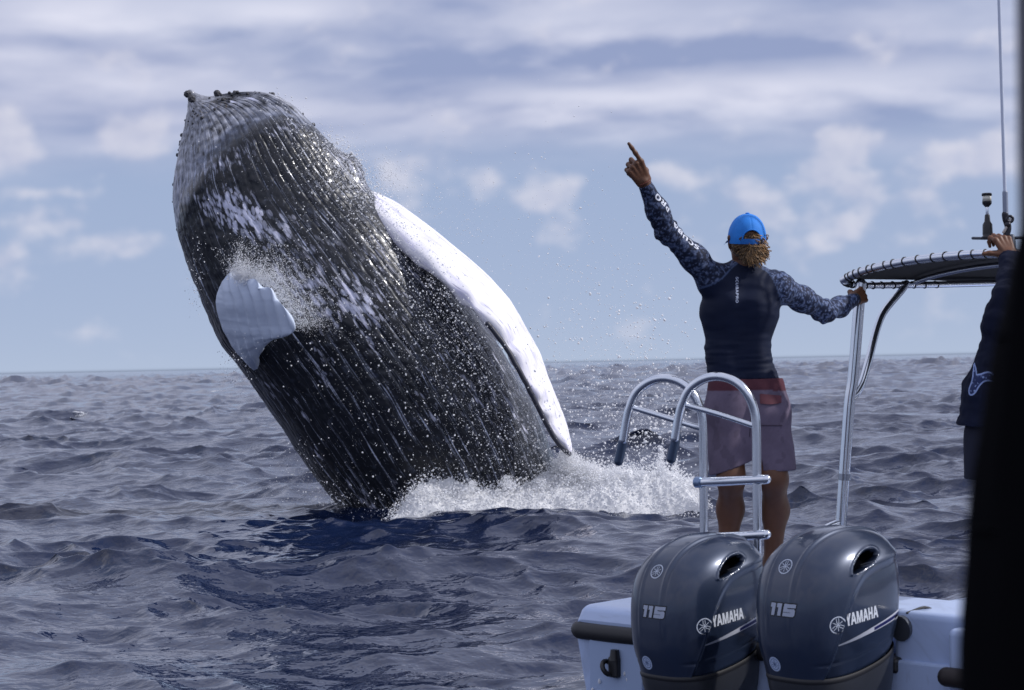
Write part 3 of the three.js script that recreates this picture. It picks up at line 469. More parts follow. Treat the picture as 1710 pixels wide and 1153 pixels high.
{
  // half breadth and heights along the hull, from the transom forward
  const halfB = (f) => BEAM / 2 * (f < 3.6 ? 1 : Math.sqrt(Math.max(0, 1 - Math.pow((f - 3.6) / (LEN - 3.6), 2.2)))) , mid = BEAM / 2;
  // outer skin: from the rubbing strake down to the chine and keel
  const ring = [[1.0, 0.62], [0.985, 0.5], [0.955, 0.32], [0.9, 0.1], [0.86, -0.05], [0.5, -0.25], [0, -0.42]];
  const sideTop = (f) => f < 1.5 ? 0.64 : f < 3.8 ? 0.36 : 0.36 + 0.32 * sst(3.8, 4.2, f) + 0.12 * sst(4.2, LEN, f);
  const side = (sg) => grid(90, 6, (u, v) => { const f = u * LEN, r = ring[Math.round(v * 6)], y = v === 0 ? sideTop(f) : Math.min(r[1], sideTop(f)); return bt(mid + sg * halfB(f) * r[0], y + (f > 4 && v > 0 ? (f - 4) * 0.06 * (1 - v) : 0), f); });
  const h = [side(-1), side(1)];
  // the transom
  const tr = new THREE.Shape(); tr.moveTo(-mid, 0.62); tr.lineTo(-mid * 0.955, 0.32); tr.lineTo(-mid * 0.86, -0.05); tr.lineTo(0, -0.42); tr.lineTo(mid * 0.86, -0.05); tr.lineTo(mid * 0.955, 0.32); tr.lineTo(mid, 0.62); tr.lineTo(-mid, 0.62);
  const tg = new THREE.ExtrudeGeometry(tr, { depth: 0.06, bevelEnabled: true, bevelSize: 0.012, bevelThickness: 0.012, bevelSegments: 2 }); tg.translate(mid, 0, -0.05); tg.applyMatrix4(toBoat); h.push(tg);
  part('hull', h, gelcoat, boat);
  // sloping cap above the strake, and the raised starboard quarter
  const capS = new THREE.Shape(); capS.moveTo(-0.015, 0.635); capS.lineTo(0.02, 0.685); capS.quadraticCurveTo(0.03, 0.705, 0.07, 0.708); capS.lineTo(1.1, 0.715); capS.lineTo(1.1, 0.40); capS.lineTo(0.05, 0.60); capS.lineTo(-0.015, 0.64);
  const cg = new THREE.ExtrudeGeometry(capS, { depth: 1.70, bevelEnabled: true, bevelSize: 0.015, bevelThickness: 0.03, bevelSegments: 3 });
  cg.applyMatrix4(new THREE.Matrix4().makeBasis(V(0, 0, -1), V(0, 1, 0), V(1, 0, 0))); cg.translate(0.03, 0, 0.0); cg.applyMatrix4(toBoat);
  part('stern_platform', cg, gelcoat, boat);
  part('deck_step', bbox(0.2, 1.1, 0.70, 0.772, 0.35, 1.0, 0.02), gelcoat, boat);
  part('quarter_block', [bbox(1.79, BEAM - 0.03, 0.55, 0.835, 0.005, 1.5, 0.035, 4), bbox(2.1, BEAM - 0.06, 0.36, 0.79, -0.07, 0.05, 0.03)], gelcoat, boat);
  part('cockpit_sole', bbox(0.12, BEAM - 0.12, 0.27, 0.35, 1.0, 4.6, 0.02), std({ color: C(0.5, 0.52, 0.55), roughness: 0.7 }), boat);
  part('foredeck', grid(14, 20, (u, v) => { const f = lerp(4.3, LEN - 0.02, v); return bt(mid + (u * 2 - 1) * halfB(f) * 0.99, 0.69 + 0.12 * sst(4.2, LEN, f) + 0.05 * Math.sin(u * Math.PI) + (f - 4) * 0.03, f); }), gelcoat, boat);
  // black rubbing strake, round at the corner
  const st = []; for (const [s, f] of [[1.3, -0.022], [0.9, -0.022], [0.5, -0.022], [0.08, -0.02], [0.0, 0.0], [-0.02, 0.08], [-0.02, 0.7], [-0.02, 1.5]]) st.push(bt(s, 0.602, f));
  part('rubbing_strake', tube(st, 0.042, 120, 14), blackRub, boat);
  const st2 = []; for (const [s, f] of [[BEAM + 0.01, 0.03], [BEAM + 0.015, 0.2], [BEAM + 0.02, 0.5], [BEAM + 0.02, 1.5], [BEAM + 0.02, 3.5]]) st2.push(bt(s, 0.60, f));
  part('rubbing_strake', tube(st2, 0.042, 90, 14), blackRub, boat);
  // inspection plate with a towing eye on the transom
  const ps = new THREE.Shape(), w = 0.16, hh = 0.2, q = 0.08; ps.moveTo(-w + q, -hh); ps.lineTo(w - q, -hh); ps.quadraticCurveTo(w, -hh, w, -hh + q); ps.lineTo(w, hh - q); ps.quadraticCurveTo(w, hh, w - q, hh); ps.lineTo(-w + q, hh); ps.quadraticCurveTo(-w, hh, -w, hh - q); ps.lineTo(-w, -hh + q); ps.quadraticCurveTo(-w, -hh, -w + q, -hh);
  const pg = new THREE.ExtrudeGeometry(ps, { depth: 0.012, bevelEnabled: true, bevelSize: 0.008, bevelThickness: 0.006, bevelSegments: 2, curveSegments: 10 }); pg.translate(0.27, 0.42, 0.028); pg.applyMatrix4(toBoat);
  const pl = part('transom_plate', pg, std({ color: C(0.34, 0.43, 0.62), roughness: 0.4 }), boat);
  const eye = new THREE.TorusGeometry(0.034, 0.012, 10, 22); eye.rotateY(Math.PI / 2); eye.rotateZ(0.5); eye.translate(0.245, 0.45, 0.07);
  const eb = new RoundedBoxGeometry(0.06, 0.1, 0.04, 2, 0.012); eb.translate(0.275, 0.455, 0.055); const ec = new THREE.CylinderGeometry(0.02, 0.028, 0.05, 10); ec.translate(0.282, 0.513, 0.06);
  for (const e of [eye, eb, ec]) e.applyMatrix4(toBoat);
  part('towing_eye', [eye, eb, ec], blackPlastic, pl);
  // splashes of water on the transom
  const r = rngOf(71), dr = []; for (let k = 0; k < 26; k++) { const b = new THREE.SphereGeometry(0.004 + 0.008 * r() * r(), 7, 6); b.scale(1, 1 + r(), 0.5); const p = bt(0.12 + 0.4 * r(), 0.14 + 0.3 * r(), -0.038 - 0.02 * r()); b.translate(p.x, p.y, p.z); dr.push(b); }
  part('water_beads', dr, foamMat, boat).userData.kind = 'stuff';
  // black mooring bar on the quarter
  const bar = tube([bt(2.12, 0.60, -0.10), bt(2.3, 0.60, -0.105), bt(2.7, 0.61, -0.10)], 0.04, 20, 12); part('fender', bar, std({ color: C(0.02, 0.014, 0.014), roughness: 0.6 }), boat);
}
{
  // canopy: bent steel tube, black cloth laced to it, two legs
  const A = [[1409, 468, 10], [1428, 458, 9.93], [1465, 447, 9.8], [1520, 436, 9.6], [1600, 427, 9.3], [1668, 424, 9.1], [1760, 427, 8.8], [1880, 445, 8.4], [1960, 462, 8.2]].map((p) => at(...p));
  const Bp = [[1409, 470, 10], [1424, 475, 10.08], [1520, 476, 10.4], [1660, 473, 10.9], [1860, 468, 11.7]].map((p) => at(...p));
  const back = A[A.length - 1], Bq = [back, back.clone().add(FWD.clone().multiplyScalar(2.4)).setY(back.y)];
  const frame = part('canopy_frame', [tube(A, 0.021, 90, 14), tube(Bp, 0.018, 60, 12), tube(Bq, 0.02, 20, 12)], steel, boat);
  const ribOf = (k) => A.map((p, i) => p.clone().addScaledVector(FWD, k).setY(p.y - 0.012 + lerp(0.0, -0.03, k / 2.4)));
  for (const k of [0.62, 1.5, 2.4]) part('canopy_rib', tube(ribOf(k), 0.015, 60, 10), steel, frame);
  const cl = grid(60, 40, (u, v) => { const c = new THREE.CatmullRomCurve3(A, false, 'centripetal'), p = c.getPoint(u), k = v * 2.4; return p.addScaledVector(FWD, k).setY(p.y - 0.03 * v + 0.02 * Math.sin(v * Math.PI) + 0.004); });
  const cl2 = cl.clone(); cl2.translate(0, 0.012, 0);
  part('canopy_cloth', [cl, cl2], std({ color: C(0.01, 0.01, 0.014), roughness: 0.85 }), frame);
  const lace = (curve, n, t0, t1, r0) => { const c = new THREE.CatmullRomCurve3(curve, false, 'centripetal'), r = rngOf(n); for (let i = 0; i < n; i++) { const t = lerp(t0, t1, (i + 0.25 * (r() - 0.5)) / n), p = c.getPoint(t), d = c.getTangent(t), g = new THREE.TorusGeometry(r0, 0.0024, 6, 18); g.lookAt(d.add(V(0.5 * (r() - 0.4), 0.35 * r(), 0.3 * r())).normalize()); g.translate(p.x, p.y, p.z); part('lacing_loop', g, blackRub, frame); } };
  lace(A, 20, 0.05, 0.82, 0.0235); lace(Bp, 15, 0.06, 0.62, 0.0205);
  // legs
  const leg = (name, pts, r, par = boat) => part(name, tube(pts.map((p) => at(...p)), r, 70, 14), steel, par);
  leg('canopy_leg', [[1438, 474, 10], [1434, 520, 10], [1424, 640, 10.0], [1420, 665, 10.0], [1414, 740, 10], [1404, 885, 10], [1398, 980, 10], [1392, 1090, 9.95]], 0.029);
  leg('canopy_brace', [[1514, 474, 10.37], [1507, 484, 10.34], [1476, 522, 10.22], [1466, 545, 10.18], [1450, 606, 10.08], [1440, 640, 10.04], [1430, 658, 10.01], [1424, 664, 10.0]], 0.02);
  leg('leg_foot', [[1404, 872, 10], [1392, 876, 9.96], [1378, 884, 9.9], [1370, 900, 9.86]], 0.016);
  const col = new THREE.CylinderGeometry(0.034, 0.034, 0.035, 18); const cp = at(1411, 797, 10); col.rotateZ(-0.06); col.translate(cp.x, cp.y, cp.z); part('leg_collar', col, std({ color: C(0.35, 0.37, 0.42), metalness: 1, roughness: 0.3 }), boat);
  // far leg of the canopy, hidden by the second person
  part('canopy_leg', tube([back.clone().addScaledVector(FWD, 0.1), back.clone().addScaledVector(FWD, 0.05).setY(0.9)], 0.026, 10, 12), steel, boat);
  // plate on the canopy's rim that carries the lamp and the aerial
  const br = tube([at(1625, 398, 9.15), at(1660, 398.5, 9.12), at(1712, 397, 9.05), at(1760, 396, 9)], 0.007, 20, 8); const post = tube([at(1690, 397, 9.08), at(1692, 428, 9.05)], 0.017, 8, 10);
  part('mast_bracket', [br, post], std({ color: C(0.09, 0.1, 0.12), metalness: 0.6, roughness: 0.4 }), boat);
}
{
  // white all-round lamp on a stalk
  const b = at(1650, 397, 9.13), s = 9.13 / FPX, lt = thing('stern_light', b, 'black stalked navigation lamp with a pale band, standing on the canopy bracket', 'lamp');
  const lathe = (pts) => { const g = new THREE.LatheGeometry(pts.map(([r, y]) => new THREE.Vector2(r * s, y * s)), 24); return g; };
  part('lamp_base', lathe([[0, -2], [10, -2], [11, 1], [8, 3], [8.5, 6], [8, 22], [5, 27], [4, 38], [2.5, 39], [0, 39]]), blackPlastic, lt, true);
  part('stalk', lathe([[0, 38], [2.6, 38], [2.6, 53], [0, 53]]), steel, lt, true);
  part('lamp_housing', lathe([[0, 51], [3, 51], [7.5, 56], [8, 60], [7.6, 61], [0, 61]]), blackPlastic, lt, true);
  part('lens', lathe([[0, 61], [7.4, 61], [7.4, 70], [0, 70]]), std({ color: C(0.62, 0.6, 0.5), roughness: 0.25, clearcoat: 1 }), lt, true);
  part('lamp_cap', lathe([[0, 70], [8.4, 70], [8.4, 73.5], [7, 74.5], [0, 75]]), blackPlastic, lt, true);
  // radio aerial
  const d = 9.1, an = thing('radio_aerial', at(1681, 395, d), 'tall thin white whip aerial rising out of the picture beside the stalked lamp', 'aerial');
  part('whip', [tube([at(1679, 335, d), at(1675, 200, d), at(1669, 0, d), at(1667, -80, d)], 0.0085, 30, 10)], std({ color: C(0.55, 0.6, 0.72), roughness: 0.35 }), an);
  part('sleeve', tube([at(1680, 362, d), at(1679, 322, d)], 0.0135, 6, 12), std({ color: C(0.25, 0.29, 0.38), roughness: 0.4 }), an);
  const ra = tube([at(1681, 393, d), at(1684, 380, d), at(1680, 366, d), at(1679, 358, d)], 0.016, 12, 10), rn = new THREE.TorusGeometry(0.014, 0.007, 8, 16), p = at(1687, 366, d - 0.03), k2 = new THREE.SphereGeometry(0.014, 12, 8), p2 = at(1684, 375, d - 0.03), hs = tube([at(1676, 388, d - 0.02), at(1683, 377, d - 0.03), at(1688, 366, d - 0.03)], 0.006, 10, 8);
  rn.translate(p.x, p.y, p.z); k2.translate(p2.x, p2.y, p2.z);
  part('ratchet_mount', [ra, rn, k2], std({ color: C(0.03, 0.03, 0.04), metalness: 0.5, roughness: 0.35 }), an); part('cable', hs, std({ color: C(0.5, 0.48, 0.46), roughness: 0.5 }), an);
}
{
  // boarding ladder, swung up: two hooked rails, stays and treads
  const ld = thing('boarding_ladder', at(1218, 960, 8.78), 'polished steel boarding ladder with hooked rails standing at the stern', 'ladder');
  const L1 = 8.92, L2 = 8.65, e = 0.2;
  const rail = (o, d) => [[1177, 960, d], [1176, 880, d], [1175, 800, d], [1174, 716, d], [1171, 690, d], [1160, 662, d], [1140, 641, d + 0.02], [1112, 632, d + 0.06], [1085, 638, d + 0.11], [1063, 656, d + 0.15], [1052, 680, d + 0.17], [1047, 700, d + 0.18], [1041, 735, d + 0.19]].map(([x, y, z]) => at(x + o[0] * lerp(1, 0.97, (1177 - x) / 150), y + o[1], z));
  const r1 = part('rail', tube(rail([0, 0], L1), 0.0205, 140, 18), steel, ld), r2 = part('rail', tube(rail([89, -3], L2), 0.0205, 140, 18), steel, ld);
  for (const [o, d, par] of [[[0, 0], L1 + e, r1], [[91, -4], L2 + e, r2]]) {
    part('rail_end', tube([at(1041.5 + o[0] * 0.97, 733 + o[1], d), at(1033 + o[0] * 0.97, 771 + o[1], d + 0.01)], 0.022, 6, 16), std({ color: C(0.05, 0.075, 0.13), metalness: 0.5, roughness: 0.35 }), par);
  }
  part('stay', tube([at(1054, 680, L1 + 0.17), at(1110, 697, L1 + 0.09), at(1171, 716, L1)], 0.0135, 10, 12), steel, ld);
  part('stay', tube([at(1143, 676, L2 + 0.17), at(1200, 692, L2 + 0.09), at(1261, 712, L2)], 0.0135, 10, 12), steel, ld);
  for (const [y, y2] of [[806, 801], [900, 893]]) {
    const t = part('tread', tube([at(1170, y, L1 - 0.01), at(1280, y2, L2 - 0.05)], 0.0215, 8, 18), steel, ld);
    const c = new THREE.CylinderGeometry(0.026, 0.026, 0.03, 20); c.rotateZ(Math.PI / 2); c.rotateY(-0.75); const p = at(1167, y, L1 - 0.01); c.translate(p.x, p.y, p.z); part('end_cap', c, std({ color: C(0.22, 0.3, 0.45), metalness: 0.7, roughness: 0.3 }), t);
  }
}
// outboard engines
const emblemTex = canvasTex(256, 256, (g) => { g.translate(128, 128); g.strokeStyle = g.fillStyle = '#c3ccdb'; g.lineWidth = 15; g.beginPath(); g.arc(0, 0, 112, 0, 7); g.stroke(); g.lineWidth = 8.5; for (let k = 0; k < 3; k++) { g.save(); g.rotate(k * 2 * Math.PI / 3); g.beginPath(); g.moveTo(0, 84); g.lineTo(0, -28); g.moveTo(-17, -92); g.lineTo(-17, -42); g.quadraticCurveTo(-17, -26, 0, -26); g.quadraticCurveTo(17, -26, 17, -42); g.lineTo(17, -92); g.stroke(); g.restore(); } });
const badgeTex = canvasTex(256, 256, (g) => { g.translate(128, 128); g.fillStyle = '#a9b9d6'; g.beginPath(); g.arc(0, 0, 124, 0, 7); g.fill(); g.strokeStyle = '#33466e'; g.lineWidth = 10; g.beginPath(); g.arc(0, 0, 92, 0, 7); g.stroke(); g.lineWidth = 9; for (let k = 0; k < 3; k++) { g.save(); g.rotate(k * 2 * Math.PI / 3); g.beginPath(); g.moveTo(0, 66); g.lineTo(0, -20); g.moveTo(-15, -70); g.lineTo(-15, -34); g.quadraticCurveTo(-15, -20, 0, -20); g.quadraticCurveTo(15, -20, 15, -34); g.lineTo(15, -70); g.stroke(); g.restore(); } });
const wordTex = canvasTex(1024, 256, (g) => { g.fillStyle = '#d0d5de'; g.textBaseline = 'middle'; g.font = 'bold 200px sans-serif'; const w = g.measureText('YAMAHA').width; g.save(); g.translate(8, 132); g.scale(950 / w, 1.25); g.fillText('YAMAHA', 0, 0); g.lineWidth = 7; g.strokeStyle = '#d0d5de'; g.strokeText('YAMAHA', 0, 0); g.restore(); });
const numTex = canvasTex(512, 256, (g) => { g.save(); g.transform(1, 0, -0.22, 1, 50, 0); g.textBaseline = 'middle'; g.font = 'bold 210px sans-serif'; const draw = (c, lw, fill) => { g.lineWidth = lw; g.strokeStyle = c; g.lineJoin = 'round'; const glyph = (pts) => { g.beginPath(); pts.forEach(([x, y], i) => (i ? g.lineTo(x, y) : g.moveTo(x, y))); if (fill) { g.fillStyle = c; g.closePath(); g.fill(); } g.closePath(); g.stroke(); };
  const one = (x) => glyph([[x, 60], [x + 78, 60], [x + 78, 206], [x + 28, 206], [x + 28, 106], [x, 106]]);
  one(10); one(118); glyph([[236, 60], [420, 60], [420, 100], [292, 100], [292, 118], [400, 118], [420, 136], [420, 188], [402, 206], [236, 206], [236, 166], [364, 166], [364, 154], [236, 154]]); };
  draw('#070a12', 34, true); draw('#a8b0c2', 6, true); g.restore(); });
const stripeTex = canvasTex(1024, 128, (g) => { const a = g.createLinearGradient(0, 0, 1024, 0); a.addColorStop(0, 'rgba(150,156,170,0)'); a.addColorStop(0.12, 'rgba(140,146,160,0.9)'); a.addColorStop(0.5, '#c9ccd6'); a.addColorStop(1, '#d9dae2'); g.fillStyle = a; g.beginPath(); g.moveTo(0, 110); g.bezierCurveTo(300, 92, 700, 30, 1024, 6); g.lineTo(1024, 62); g.bezierCurveTo(700, 80, 300, 120, 0, 116); g.fill(); g.fillStyle = '#20245e'; g.beginPath(); g.moveTo(540, 66); g.quadraticCurveTo(760, 42, 1024, 24); g.lineTo(1024, 52); g.quadraticCurveTo(760, 70, 540, 90); g.fill(); });
const fineTex = canvasTex(512, 96, (g) => { g.fillStyle = '#c5c9d4'; g.font = 'italic bold 70px sans-serif'; g.textBaseline = 'middle'; g.transform(1, 0, -0.2, 1, 18, 0); g.fillText('Powered by', 4, 50, 400); });
const decalMat = (t, o = {}) => std({ map: t, transparent: true, alphaTest: 0.35, roughness: 0.45, polygonOffset: true, polygonOffsetFactor: -1, ...o });
const DM = { emblem: decalMat(emblemTex), badge: decalMat(badgeTex), word: decalMat(wordTex), num: decalMat(numTex), stripe: decalMat(stripeTex, { metalness: 0.3 }), fine: decalMat(fineTex) };
function cowlShape() {
  const zr = [0.300, 0.333, 0.338, 0.318, 0.268, 0.185, 0.075, -0.04], yy = [0, 0.13, 0.27, 0.385, 0.475, 0.54, 0.578, 0.585], zf = [-0.25, -0.28, -0.29, -0.283, -0.26, -0.22, -0.14, -0.03], ww = [0.198, 0.222, 0.228, 0.222, 0.197, 0.15, 0.085, 0.0];
  const n = 7, pt = (ph, t, o) => {
    const R = cr(zr, t), F = cr(zf, t), w = Math.max(0, cr(ww, t)), cz = (R + F) / 2, hz = (R - F) / 2, e = 2 / lerp(2.9, 2.1, sst(3, 7, t));
    const c = Math.cos(ph), s = Math.sin(ph), x = w * Math.sign(c) * Math.abs(c) ** e, z = cz + hz * Math.sign(s) * Math.abs(s) ** e;
    const fr = clamp((0.32 - z) / 0.64, 0, 1), y = cr(yy, t) + Math.pow(1 - t / n, 1.6) * 0.15 * fr * fr;
    return o.set(x, y, z);
  };
  return { pt, n };
}
function makeEngine(name, label, pos, turn, group) {
  const en = thing(name, V(0, 0, 0), label, 'outboard engine', group), { pt, n } = cowlShape(), o = V(0, 0, 0);
  const NU = 260, NV = 190, black = [];
  const g = grid(NU, NV, (u, v) => {
    const t = Math.pow(v, 0.92) * n, ph = u * 2 * Math.PI; pt(ph, t, o); const p = o.clone(), a = pt(ph + 0.01, t, V(0, 0, 0)), b = pt(ph, Math.min(n, t + 0.02), V(0, 0, 0)), nn = a.sub(p).cross(b.sub(p)); if (nn.lengthSq() < 1e-14) nn.set(0, 1, 0); nn.normalize(); if (nn.dot(V(p.x, p.y - 0.25, p.z)) < 0) nn.negate();
    const ax = Math.abs(p.x); let d = 0;
    // two crests over the top, and the shoulder that runs back round the side panel
    const top = sst(0.1, 0.42, p.y);
    d += 0.007 * Math.exp(-Math.pow((ax - 0.062) / 0.007, 2)) * top * sst(-0.34, -0.2, p.z); d -= 0.004 * Math.exp(-Math.pow((ax - 0.078) / 0.006, 2)) * top;
    const curve = 0.43 - 0.15 * p.z - 0.43 * Math.pow(Math.max(0, (p.z + 0.25) / 0.50), 6), side = sst(0.08, 0.15, ax);
    const e = p.y - curve;
    d -= 0.009 * side * sst(0.018, -0.018, e);
    d += 0.004 * side * Math.exp(-Math.pow((e - 0.022) / 0.016, 2));
    // seam that rises along the lower flank
    const seam = 0.055 + 0.13 * Math.pow(clamp((0.32 - p.z) / 0.64, 0, 1), 1.5); d -= 0.004 * Math.exp(-Math.pow((p.y - seam) / 0.005, 2)) * sst(0.12, 0.16, ax);
    // air scoop: an almond sunk in the upper shoulder
    const q = (p.z - 0.035) / 0.086, dy = p.y - (0.455 - 0.40 * (p.z - 0.035)), vv = dy / (dy > 0 ? 0.042 : 0.012), al = 1 - (q * q + vv * vv); 
    const inS = ax > 0.07 ? sst(-0.02, 0.35, al) : 0; d -= 0.055 * inS; if (ax > 0.07) d += 0.006 * Math.exp(-Math.pow((al + 0.22) / 0.2, 2));
    black.push(inS);
    return p.addScaledVector(nn, d);
  }, true);
  paint(g, (x, y, z, c, i) => {
    const k = black[i], side = sst(0.12, 0.16, Math.abs(x)), curve = 0.43 - 0.15 * z - 0.43 * Math.pow(Math.max(0, (z + 0.25) / 0.50), 6), e = y - curve, pan = side * sst(0.006, -0.006, e), w = 1 - 0.22 * pan + 0.12 * fbm(x * 9, y * 9, z * 9, 3);
    c[0] = lerp(0.017 * w, 0.002, k); c[1] = lerp(0.030 * w, 0.002, k); c[2] = lerp(0.066 * w, 0.003, k);
  });
  const ix = [...g.index.array], keep = [], hole = []; for (let t = 0; t < ix.length; t += 3) (Math.min(black[ix[t]], black[ix[t + 1]], black[ix[t + 2]]) > 0.06 ? hole : keep).push(ix[t], ix[t + 1], ix[t + 2]);
  const hg = g.clone(); hg.setIndex(hole); g.setIndex(keep);
  const mat = std({ vertexColors: true, metalness: 0.35, roughness: 0.38, clearcoat: 0.8, clearcoatRoughness: 0.12 });
  const cowl = part('cowling', g, mat, en, true); part('air_intake', hg, std({ color: C(0.002, 0.002, 0.003), roughness: 1, specularIntensity: 0 }), cowl, true);
  const dec = (nm, m, P, dirX, dirZ, w, h, dep = 0.16) => { const z = dirZ.clone().normalize(), x = dirX.clone().addScaledVector(z, -dirX.dot(z)).normalize(), y = z.clone().cross(x), M = new THREE.Matrix4().makeBasis(x, y, z), eu = new THREE.Euler().setFromRotationMatrix(M); cowl.updateMatrixWorld(true); const d = new DecalGeometry(cowl, P, eu, V(w, h, dep)); part(nm, d, m, cowl, true); };
  const zb = V(0, 0.15, 1);
  dec('number_decal', DM.num, V(0.028, 0.282, 0.33), V(1, 0, 0), V(0.12, 0.05, 1), 0.155, 0.085);
  dec('emblem', DM.emblem, V(0.0, 0.452, 0.29), V(1, 0, 0), V(0, 0.75, 1), 0.072, 0.072, 0.1);
  dec('round_badge', DM.badge, V(-0.045, 0.052, 0.318), V(1, 0, 0), V(0, -0.1, 1), 0.064, 0.064);
  for (const sg of [1, -1]) {
    const f = V(0, 0.10, -1).multiplyScalar(sg), zz = V(sg, 0.12, 0);
    dec('emblem', DM.emblem, V(sg * 0.2, 0.222, sg > 0 ? 0.215 : 0.08), f, zz, 0.074, 0.074, 0.3);
    dec('brand_lettering', DM.word, V(sg * 0.2, 0.247, sg > 0 ? 0.07 : -0.08), f, zz, 0.205, 0.066, 0.3);
    if (sg > 0) { dec('stripe', DM.stripe, V(sg * 0.2, 0.19, 0.015), V(0, 0.14, -1), zz, 0.44, 0.065, 0.3); dec('small_lettering', DM.fine, V(0.2, 0.222, -0.21), V(0, 0.2, -1), V(1, 0.1, -0.25), 0.12, 0.024, 0.2); }
  }
  // dark rim, lower pan and leg
  const belt = grid(160, 8, (u, v) => { const p = pt(u * 2 * Math.PI, 0, V(0, 0, 0)), k = 1 + 0.012 * Math.sin(v * Math.PI); return V(p.x * k, p.y + 0.002 - 0.022 * v, p.z * k); }, true);
  part('rim', belt, blackRub, en, true);
  const pan = grid(160, 40, (u, v) => { const p = pt(u * 2 * Math.PI, 0, V(0, 0, 0)), k = lerp(0.995, 0.62, Math.pow(v, 1.8)); return V(p.x * k, p.y * (1 - v) - 0.018 - 0.26 * v, p.z * lerp(0.995, 0.74, Math.pow(v, 1.8)) - 0.03 * v); }, true);
  const darkPan = std({ color: C(0.022, 0.024, 0.03), roughness: 0.42, clearcoat: 0.3, clearcoatRoughness: 0.2 });
  part('lower_pan', pan, darkPan, en, true);
  const rib = []; for (const [x, z] of [[0.1, 0.2], [-0.08, 0.22], [0.16, 0.02]]) { const b = new RoundedBoxGeometry(0.012, 0.16, 0.02, 2, 0.005); b.rotateX(0.25); b.translate(x, -0.14, z); rib.push(b); } part('pan_rib', rib, darkPan, en, true);
  const leg = grid(60, 24, (u, v) => { const a = u * 2 * Math.PI, w = lerp(0.10, 0.045, v), l = lerp(0.17, 0.11, v); return V(w * Math.cos(a), -0.24 - 0.62 * v, l * Math.sin(a) - 0.02 + 0.05 * v); }, true); part('midsection', leg, darkPan, en, true);
  const gc = new THREE.SphereGeometry(1, 24, 16); gc.scale(0.05, 0.05, 0.2); gc.translate(0, -0.9, 0.02); part('gearcase', gc, darkPan, en, true);
  const bl = []; for (let k = 0; k < 3; k++) { const b = new THREE.SphereGeometry(1, 14, 8); b.scale(0.05, 0.09, 0.014); b.translate(0, 0.1, 0); b.rotateY(0.5); b.rotateZ(k * 2.094); b.translate(0, -0.9, 0.23); bl.push(b); } part('propeller', bl, darkPan, en, true);
  // swivel bracket forward, hoses
  const br = [new RoundedBoxGeometry(0.22, 0.07, 0.3, 2, 0.02), new RoundedBoxGeometry(0.06, 0.36, 0.1, 2, 0.02), new RoundedBoxGeometry(0.06, 0.36, 0.1, 2, 0.02)]; br[0].scale(1, 1, 1.5); br[0].translate(0.04, 0.0, -0.44); br[1].translate(0.09, -0.16, -0.34); br[2].translate(-0.09, -0.16, -0.34); part('mounting_bracket', br, blackPlastic, en, true);
  const nz = new THREE.CylinderGeometry(0.035, 0.055, 0.12, 18); nz.rotateX(-Math.PI / 2 + 0.15); nz.translate(0.15, 0.165, -0.30); part('rigging_grommet', nz, std({ color: C(0.1, 0.11, 0.13), metalness: 0.4, roughness: 0.35 }), en, true);
  part('rigging_hose', [tube([V(0.15, 0.16, -0.33), V(0.17, 0.14, -0.46), V(0.165, 0.06, -0.5), V(0.13, 0.0, -0.44)], 0.014, 30, 10), tube([V(0.13, 0.14, -0.33), V(0.13, 0.08, -0.41), V(0.10, 0.0, -0.42)], 0.011, 20, 8), tube([V(0.17, 0.22, -0.27), V(0.19, 0.235, -0.37), V(0.19, 0.18, -0.46), V(0.16, 0.1, -0.46)], 0.006, 24, 8)], blackRub, en, true);
  en.position.copy(pos); en.rotation.y = -turn;
  return en;
}
const e1 = makeEngine('outboard_engine', 'dark grey outboard engine nearest the camera, its side lettering in full view', at(1394, 1118, 7.95), rad(50), 'twin outboard engines');
const e2 = e1.clone(); e2.name = numbered('outboard_engine'); scene.add(e2); e2.position.copy(at(1177, 1115, 8.5)); e2.rotation.y = -rad(49); e2.userData = { ...e1.userData, label: 'dark grey outboard engine left of the other, standing below the steel ladder' };

// ---------------------------------------------------------------- people
const skinTan = std({ vertexColors: true, roughness: 0.5, ior: 1.4, sheen: 0.2, sheenRoughness: 0.5 });
